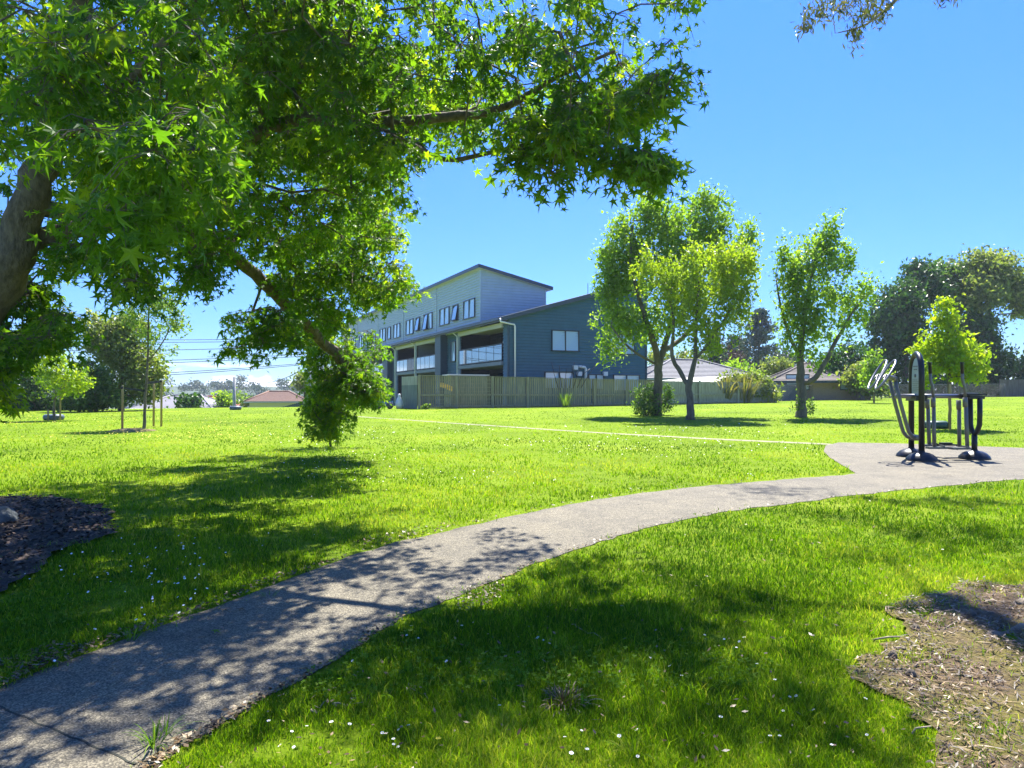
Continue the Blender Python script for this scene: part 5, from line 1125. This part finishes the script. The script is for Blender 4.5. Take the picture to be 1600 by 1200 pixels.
# four swinging legs with handles
def swing(top, knee, foot, D, handle=True, foff=.12):
    rt_ = MB(); rt_.tube([P(*knee, D), P((knee[0]*.35+foot[0]*.65), (knee[1]*.35+foot[1]*.65), D), P(foot[0], foot[1], D)], .036, 12); rt_.tube([P(knee[0]-.6, knee[1]-1, D), P(knee[0]-.4, knee[1]+14, D)], .043, 10)
    o = rt_.build('swing_leg', MT['gry'], fm)
    if handle:
        mb = MB(); mb.tube([P(*knee, D), P(knee[0]-1.5, knee[1]-18, D), P(top[0]+1, top[1]+26, D), P(*top, D)], .026, 10); mb.build('handlebar', MT['gry'], fm)
        mb = MB(); mb.tube([P(top[0]+.6, top[1]+16, D), P(*top, D), P(top[0], top[1]-2, D)], [.031, .031, .036], 10); mb.build('grip', MT['blk'], fm)
    mb = MB(); f = P(foot[0], foot[1], D); mb.box((f.x+foff, f.y, f.z), (.34, .16, .03)); mb.box((f.x+foff, f.y, f.z+.02), (.32, .14, .012)); mb.box((f.x+foff+.1, f.y, f.z+.03), (.03, .16, .05)); mb.build('footplate', MT['gry'], fm)
swing((1453, 568), (1458.5, 622), (1460, 700), 13.9, foff=.04); swing((1503, 568), (1508.5, 622), (1511.5, 701), 13.85, foff=-.14)
swing(None, (1449.5, 624), (1452, 696), 14.45, False, 0); swing(None, (1498.5, 626), (1499, 700), 14.3, False, -.1)
mb = MB(); f = P(1480, 695, 14.3); mb.box((f.x, f.y, f.z), (.30, .15, .03)); mb.box((f.x-.03, f.y, f.z+.03), (.2, .12, .03)); mb.build('footplate', MT['blk'], fm)
mb = MB(); mb.bar(P(1468, 697, 14.2), P(1497, 702, 14.0), .05, .03); mb.build('link_bar', MT['gry'], fm)
# two bent levers with big loop handles
for dx, D in ((0, 14.35), (8.5, 13.95)):
    mb = MB(); lv = [P(1391+dx, 597, D), P(1399+dx, 632, D), P(1408+dx, 664, D), P(1411.5+dx, 675, D), P(1417+dx, 682, D), P(1426+dx*.6, 685.5, D), P(1437, 686, D-.05)]
    mb.tube(lv, .035, 12); mb.build('lever_arm', MT['gry'], fm)
    # loop: long oval, tilted
    a, b = P(1357.5+dx*1.35, 608, D-.16), P(1384.5+dx*1.65, 563, D+.16); ax = (b-a)/2; ce = (a+b)/2; sd = Vector((.12, 1.0, .05)).normalized()*.17
    lp = [ce+ax*math.cos(t)*1.0+sd*math.sin(t) for t in np.linspace(0, 2*math.pi, 29)]
    mb = MB(); mb.tube(lp, .021, 10); w = mb.build('loop_handle', MT['sil'], fm)
    mb = MB(); hub = ce-ax*.02
    for t in (2.2, 4.1): mb.tube([hub, ce+ax*math.cos(t)+sd*math.sin(t)], .012, 8)
    mb.tube([P(1391+dx, 597, D), P(1389+dx, 590, D), hub], .024, 8); mb.build('spoke', MT['sil'], w)
mb = MB(); mb.tube([P(1388, 589, 14.35), P(1400, 592, 13.95)], .045, 12); mb.build('pivot_bar', MT['gry'], fm)
mb = MB(); mb.tube([P(1426, 682, 14.3), P(1438, 684.5, 13.8)], .05, 12); mb.build('lower_pivot', MT['sil'], fm)
# ---------------------------------------------------------------- small things on the ground
# boulder in the mulch
import bmesh
c = hit(0, 822); bm = bmesh.new(); bmesh.ops.create_icosphere(bm, subdivisions=4, radius=1)
for v in bm.verts:
    k = 1+.25*(float(vnoise(v.co.x*3+5, v.co.y*3+v.co.z*2, 1, 5))-.5)+.12*(float(vnoise(v.co.x*9, v.co.z*9+v.co.y*5, 1, 6))-.5); v.co = Vector((v.co.x*.24, v.co.y*.2, v.co.z*.12))*k
me = bpy.data.meshes.new('boulder'); bm.to_mesh(me); bm.free()
for f in me.polygons: f.use_smooth = True
MT['rock'] = M_('grey_rock', (.09, .10, .10), .9, var=.4, scale=8, bump=.8); me.materials.append(MT['rock'])
o = bpy.data.objects.new('boulder', me); COL.objects.link(o); o.location = (c.x-.08, c.y, c.z+.08); tag(o, 'grey rounded rock on the dark mulch at the left edge', 'rock')
# daisies (shared mesh, each its own object)
def daisy_mesh(seed):
    rg = np.random.default_rng(seed); mb = MB(); mb.mi = 0; h = .035+.02*rg.random(); tx, ty = rg.normal(0, .25, 2); top = Vector((tx*h*.5, ty*h*.5, h))
    mb.tube([(0, 0, -.01), top*.5, top], .0009, 4, cap=False); mb.mi = 1; n = 16; up = Vector((tx, ty-.25, 1)).normalized(); u = up.orthogonal().normalized(); w = up.cross(u)
    for k in range(n):
        a = 2*math.pi*k/n+rg.normal(0, .06); d = u*math.cos(a)+w*math.sin(a); s = (-u*math.sin(a)+w*math.cos(a)); r = .0115+.001*rg.random()
        mb.add([top+d*.003, top+d*r*.7+s*.0018+up*.001, top+d*r+up*.002, top+d*r*.7-s*.0018+up*.001], [(0, 1, 2, 3)])
    mb.mi = 2; mb.lathe(top+up*.0005, [(.0042, 0), (.0036, .0016), (.0018, .0026), (.0001, .003)], 8)
    o = mb.build('daisy', [MT['weed_leaf'], MT['white_petal'], MT['yellow_petal']]); me = o.data; bpy.data.objects.remove(o); return me
dms = [daisy_mesh(s) for s in range(5)]
dz = [(419, 1145), (455, 1158), (460, 1183), (440, 1181), (478, 1152), (517, 1148), (545, 1150), (598, 1161), (625, 1154), (639, 1152), (615, 1172), (614, 1180), (623, 1182), (553, 1044), (643, 992), (722, 990), (1100, 1005), (1132, 1009), (1157, 1013), (1165, 1013), (1151, 1025), (1015, 1040), (849, 1010), (843, 1008), (1185, 1054), (1211, 1077), (1233, 1103), (1224, 1124), (1274, 1124), (1206, 1171), (1219, 1167), (908, 1156), (968, 1167), (998, 1156), (883, 1170), (918, 1191), (891, 1198), (997, 1198), (1049, 1054), (1065, 1074), (1127, 1139), (1352, 1108), (1355, 1162), (1247, 1101), (1450, 868), (1473, 869), (653, 1008), (636, 1003), (700, 1045), (780, 1120), (1300, 1180)]
dob = []
for i, (px, py) in enumerate(dz):
    q = hit(px, py); o = bpy.data.objects.new('daisy', dms[i % 5]); COL.objects.link(o); o.location = (q.x, q.y, q.z+.012); o.rotation_euler = (0, 0, RG.uniform(-.6, .6)); k = RG.uniform(.6, .9)
    if q.y > 6: k *= 1.3
    o.scale = (k, k, k); tag(o, 'small white daisy in the near grass right of the footpath', 'daisy', 'white daisies in the near grass')
for px, py, lab in ((685, 1173, 'single yellow buttercup in the near grass right of the path'), (641, 998, 'yellow flower in the sunlit grass close to the path edge')):
    q = hit(px, py); mb = MB(); mb.mi = 0; mb.tube([q, q+Vector((0, 0, .045))], .001, 4); mb.mi = 1
    for k in range(5):
        a = k*1.2566; d = Vector((math.cos(a), math.sin(a), .5)); s = Vector((-d.y, d.x, 0)); t = q+Vector((0, 0, .045)); mb.add([t, t+d*.009+s*.006, t+d*.014, t+d*.009-s*.006], [(0, 1, 2, 3)])
    tag(mb.build('buttercup', [MT['weed_leaf'], MT['yellow_petal']]), lab, 'flower')
# sticks
def stick(pts, r, label, name='stick', mat='stick', kinks=.012):
    q = resample([hit(*p) for p in pts], 10); n = len(q)
    for i, v in enumerate(q): v.z = gz(v.x, v.y)+.012+.012*math.sin(i*1.1)+RG.normal(0, .003); v.x += RG.normal(0, kinks)
    mb = MB(); r *= .65; mb.tube(q, [r*(1-.6*i/n) for i in range(n)], 6)
    a = q[5]; mb.tube([a, a+Vector((RG.normal(0, .06), RG.normal(0, .06), .03))], [r*.5, r*.2], 5)
    tag(mb.build(name, MT[mat]), label, 'stick')
stick([(1362, 1003), (1410, 1001), (1450, 995), (1482, 982), (1500, 972)], .009, 'long bent twig lying across the bare soil, farthest up its left part')
stick([(1395, 1018), (1440, 1023), (1475, 1029)], .013, 'short thick stick in the middle of the bare soil')
stick([(1430, 1048), (1460, 1035), (1485, 1022), (1500, 1016)], .008, 'curved twig pointing right in the middle of the bare soil')
stick([(1325, 1058), (1370, 1054), (1410, 1051)], .014, 'pale dead stick at the left border of the bare soil')
stick([(1385, 1040), (1350, 1050), (1320, 1045)], .006, 'thin twig reaching from the soil into the grass')
stick([(1488, 955), (1492, 942), (1497, 938)], .009, 'short pale upright stub of twig near the top of the bare soil')
stick([(1510, 1120), (1540, 1108), (1560, 1085)], .006, 'thin twig on the yellow mossy part of the soil')
stick([(1430, 1150), (1480, 1132), (1520, 1125)], .007, 'twig lying low on the soil near the bottom edge')
stick([(485, 1120), (500, 1110), (512, 1102)], .007, 'short dark stick in the grass beside the lower path edge')
stick([(525, 1108), (540, 1104), (555, 1098)], .008, 'tan bark strip in the grass right of the lower path edge')
stick([(895, 980), (915, 990), (940, 1002)], .005, 'thin dark twig on the shaded grass right of the path')
stick([(640, 1075), (660, 1088), (672, 1098)], .005, 'thin dark twig in the grass between path and dead tuft')
stick([(122, 1117), (140, 1114), (158, 1112)], .006, 'pale twig lying on the asphalt near the lower left')
stick([(470, 988), (480, 986), (492, 984)], .004, 'small pale twig on the asphalt among the leaf shadows')
# pine-cone like seed pods
for i, (px, py) in enumerate([(1431, 990), (1395, 1032), (1424, 1062), (1518, 966)]):
    q = hit(px, py); lab = ['seed cone beside the long bent twig on the soil', 'seed cone at the left side of the bare soil', 'seed cone lowest on the bare soil', 'dark seed cone nearest the big root'][i]
    V = []; 
    mb = MB(); mb.lathe(q+Vector((0, 0, .0)), [(.004, 0), (.020, .006), (.026, .02), (.022, .036), (.012, .05), (.001, .055)], 10)
    for k in range(40):
        z = .006+.042*k/40; a = k*2.4; r = .026*math.sin(math.pi*(.15+.8*k/40)); d = Vector((math.cos(a), math.sin(a), .3)); s = Vector((-d.y, d.x, 0)); t = q+Vector((0, 0, z))+Vector((d.x, d.y, 0))*r*.8
        mb.add([t-s*.006, t+s*.006, t+d*.011], [(0, 1, 2)])
    tag(mb.build('seed_cone', MT['dbark']), lab, 'seed cone')
# weeds: strappy tuft on the path edge, tall blades near, dead tuft
def tuft(px, py, n, L, w, mat, label, name='weed', cat='weed', spread=.8, arch=1.0, rb=.03):
    q = hit(px, py); blades(name, label, cat, q, n, L, w, mat, spread, arch, rb=rb)
tuft(240, 1168, 26, .17, .009, 'weed_leaf', 'strappy green weed tuft standing on the lower edge of the path')
tuft(258, 1150, 12, .15, .008, 'weed_leaf', 'second smaller strappy weed just right of the tuft on the lower path edge')
tuft(880, 1098, 130, .10, .012, 'litter', 'brown dead grass clump in the near lawn', 'dead_grass_tuft', 'grass tuft', .9, 1.1, .09)
tuft(911, 1110, 5, .11, .02, 'weed_leaf', 'broad upright weed leaf beside the brown dead clump', spread=.2)
tuft(1360, 990, 30, .12, .008, 'grass_blade', 'grass tuft at the left border of the bare soil', 'grass_tuft', 'grass tuft')
tuft(1460, 948, 60, .08, .007, 'grass_blade', 'small green grass island inside the upper part of the bare soil', 'grass_tuft', 'grass tuft', rb=.1)
tuft(990, 1180, 24, .14, .007, 'grass_blade', 'long grass tuft near the bottom middle of the lawn', 'grass_tuft', 'grass tuft')
tuft(420, 935, 14, .13, .008, 'weed_leaf', 'spiky weed at the upper path edge among the daisies')
tuft(318, 905, 30, .16, .007, 'grass_blade', 'long bright grass tuft beside the upper path edge', 'grass_tuft', 'grass tuft')
tuft(205, 1003, 16, .14, .008, 'weed_leaf', 'spiky weed in deep shade on the upper path edge')
# fallen star leaves on the path
for i, (px, py, lab) in enumerate([(336, 996, 'green fallen star-shaped leaf on the shaded asphalt'), (1425, 728, 'dark red fallen leaf on the paved pad below the fitness machine'), (1484, 746, 'small brown fallen leaf on the path right of the fitness machine'), (348, 962, 'brown curled leaf on the shaded asphalt'), (375, 961, 'reddish fallen leaf on the shaded asphalt')]):
    q = hit(px, py); s = .05 if i else .045; V, Fc = scatter(np.array([[q.x, q.y, q.z+.04]]), np.array([[.5, .8, .05]]), np.array([[.1, -.15, 1]]), [s], ST, SF)
    tag(npmesh('fallen_leaf', V, Fc, MT['maple_leaf'] if i == 0 else MT['litter'], tint=np.full(11, .3)), lab, 'leaf')
# earth mound by the staked tree
mb = MB(); q = hit(207, 673); mb.lathe(q-Vector((0, 0, .05)), [(.9, 0), (.6, .07), (.3, .12), (.02, .13)], 20); o = mb.build('earth_mound', MT['soil']); tag(o, kind='structure')
# ---------------------------------------------------------------- distant hill with woods
ys2 = np.linspace(0, 1, 60); V = []; Fc = []
for i, t in enumerate(np.linspace(-1, 1, 81)):
    for j in range(9):
        s = j/8; x = -190+t*260; y = 300+s*200
        h = (9+6*float(vnoise(x, 3, 60, 4))+3*float(vnoise(x, 9, 18, 5)))*math.sin(min(1, s*1.4)*math.pi*.5)
        V.append((x, y, -6+h*(1 if abs(t) < .9 else .3)))
Fc = [(i*9+j, (i+1)*9+j, (i+1)*9+j+1, i*9+j+1) for i in range(80) for j in range(8)]
o = npmesh('hill', V, Fc, M_('wooded_hill', (.05, .08, .05), .9, var=.3, scale=.05), smooth=True); tag(o, kind='structure')
n = 420; cx = RG.uniform(-330, 40, n); cy = RG.uniform(290, 420, n); hz = []
cs = np.stack([cx, cy, np.zeros(n)], -1); out = []
for x, y, _ in cs:
    s = (y-300)/200; h = -6+(9+6*float(vnoise(x, 3, 60, 4))+3*float(vnoise(x, 9, 18, 5)))*math.sin(min(1, max(0, s)*1.4)*math.pi*.5)
    H = 3+4*RG.random(); v = rdirs(7)*(RG.random(7)**.4)[:, None]*np.array([2.2, 2.2, H*.4]); out.append(v+np.array([x, y, h+H*.55]))
out = np.concatenate(out); V, Fc, t = leaf_cloud(out, 14, (1.0, 1.0, .7), 1.0)
tag(npmesh('far_wood', V, Fc, MT['far_leaf'], tint=t), 'hazy wooded ridge far beyond the houses at the left', 'woodland', kind='stuff')
# ---------------------------------------------------------------- the air
m = bpy.data.materials.new('air'); m.use_nodes = True; nt = m.node_tree; nt.nodes.remove(nt.nodes['Principled BSDF'])
pv = nt.nodes.new('ShaderNodeVolumePrincipled'); pv.inputs['Color'].default_value = (.75, .87, 1, 1); pv.inputs['Density'].default_value = HAZE; pv.inputs['Anisotropy'].default_value = .3
nt.links.new(pv.outputs[0], nt.nodes['Material Output'].inputs['Volume'])
if HAZE: mb = MB(); mb.box((-60, 1480, 12.5), (5200, 3100, 62)); hz_ = mb.build('haze', m); tag(hz_, kind='stuff')
# ---------------------------------------------------------------- sky, sun, camera
W = bpy.data.worlds.new('World'); SC.world = W; W.use_nodes = True; nt = W.node_tree
bg = nt.nodes['Background']; sky = nt.nodes.new('ShaderNodeTexSky'); sky.sky_type = 'NISHITA'; sky.sun_disc = False
sky.sun_elevation = SUN_EL; sky.sun_rotation = SUN_AZ; sky.altitude = 50; sky.air_density = 1.0; sky.dust_density = .35; sky.ozone_density = 3.0
tc = nt.nodes.new('ShaderNodeTexCoord'); sep = nt.nodes.new('ShaderNodeSeparateXYZ'); nt.links.new(tc.outputs['Generated'], sep.inputs[0])
mp = nt.nodes.new('ShaderNodeMapping'); mp.inputs['Scale'].default_value = (9, 9, 34); mp.inputs['Location'].default_value = (2.2, 1.1, .4); nt.links.new(tc.outputs['Generated'], mp.inputs[0])
nz = nt.nodes.new('ShaderNodeTexNoise'); nz.inputs['Scale'].default_value = 1.3; nz.inputs['Detail'].default_value = 7; nz.inputs['Roughness'].default_value = .55; nt.links.new(mp.outputs[0], nz.inputs['Vector'])
cr = nt.nodes.new('ShaderNodeMapRange'); cr.inputs['From Min'].default_value = .46; cr.inputs['From Max'].default_value = .56; nt.links.new(nz.outputs['Fac'], cr.inputs['Value'])
e1_ = nt.nodes.new('ShaderNodeMapRange'); e1_.inputs['From Min'].default_value = .045; e1_.inputs['From Max'].default_value = .02; nt.links.new(sep.outputs['Z'], e1_.inputs['Value'])
mu = nt.nodes.new('ShaderNodeMath'); mu.operation = 'MULTIPLY'; nt.links.new(cr.outputs[0], mu.inputs[0]); nt.links.new(e1_.outputs[0], mu.inputs[1])
mx = nt.nodes.new('ShaderNodeMix'); mx.data_type = 'RGBA'; mx.inputs['B'].default_value = (7.5, 7.8, 8.2, 1); nt.links.new(mu.outputs[0], mx.inputs['Factor']); 
gr = nt.nodes.new('ShaderNodeValToRGB'); el = gr.color_ramp.elements; el.new(.1); el.new(.35)
for e_, (p_, c_) in zip(el, SKY_GRAD): e_.position = p_; e_.color = (*c_, 1)
nt.links.new(sep.outputs['Z'], gr.inputs[0])
tnt = nt.nodes.new('ShaderNodeMix'); tnt.data_type = 'RGBA'; tnt.blend_type = 'MULTIPLY'; tnt.inputs['Factor'].default_value = 1
nt.links.new(gr.outputs[0], tnt.inputs['B']); nt.links.new(sky.outputs[0], tnt.inputs['A']); nt.links.new(tnt.outputs['Result'], mx.inputs['A'])
nt.links.new(mx.outputs['Result'], bg.inputs['Color']); bg.inputs['Strength'].default_value = SKY_STR
sun = bpy.data.lights.new('sun', 'SUN'); sun.energy = SUN_STR; sun.angle = R(.53); sun.color = (1, .955, .87)
so = bpy.data.objects.new('sun', sun); COL.objects.link(so); so.rotation_euler = Vector(SDIR).to_track_quat('Z', 'Y').to_euler(); so.location = (20, 60, 80)
cam = bpy.data.cameras.new('camera'); cam.sensor_width = 36; cam.lens = F/1600*36; cam.shift_y = 20/1600; cam.clip_end = 6000; cam.clip_start = .05
co = bpy.data.objects.new('camera', cam); COL.objects.link(co); co.location = (0, 0, EYE); co.rotation_euler = (R(90), 0, 0); SC.camera = co
SC.render.engine = 'CYCLES'; SC.view_settings.view_transform = 'Standard'; SC.view_settings.look = 'None'; SC.view_settings.exposure = EXPO; SC.view_settings.gamma = 1
cy = SC.cycles; cy.max_bounces = 8; cy.diffuse_bounces = 4; cy.transmission_bounces = 6; cy.transparent_max_bounces = 8; cy.glossy_bounces = 3
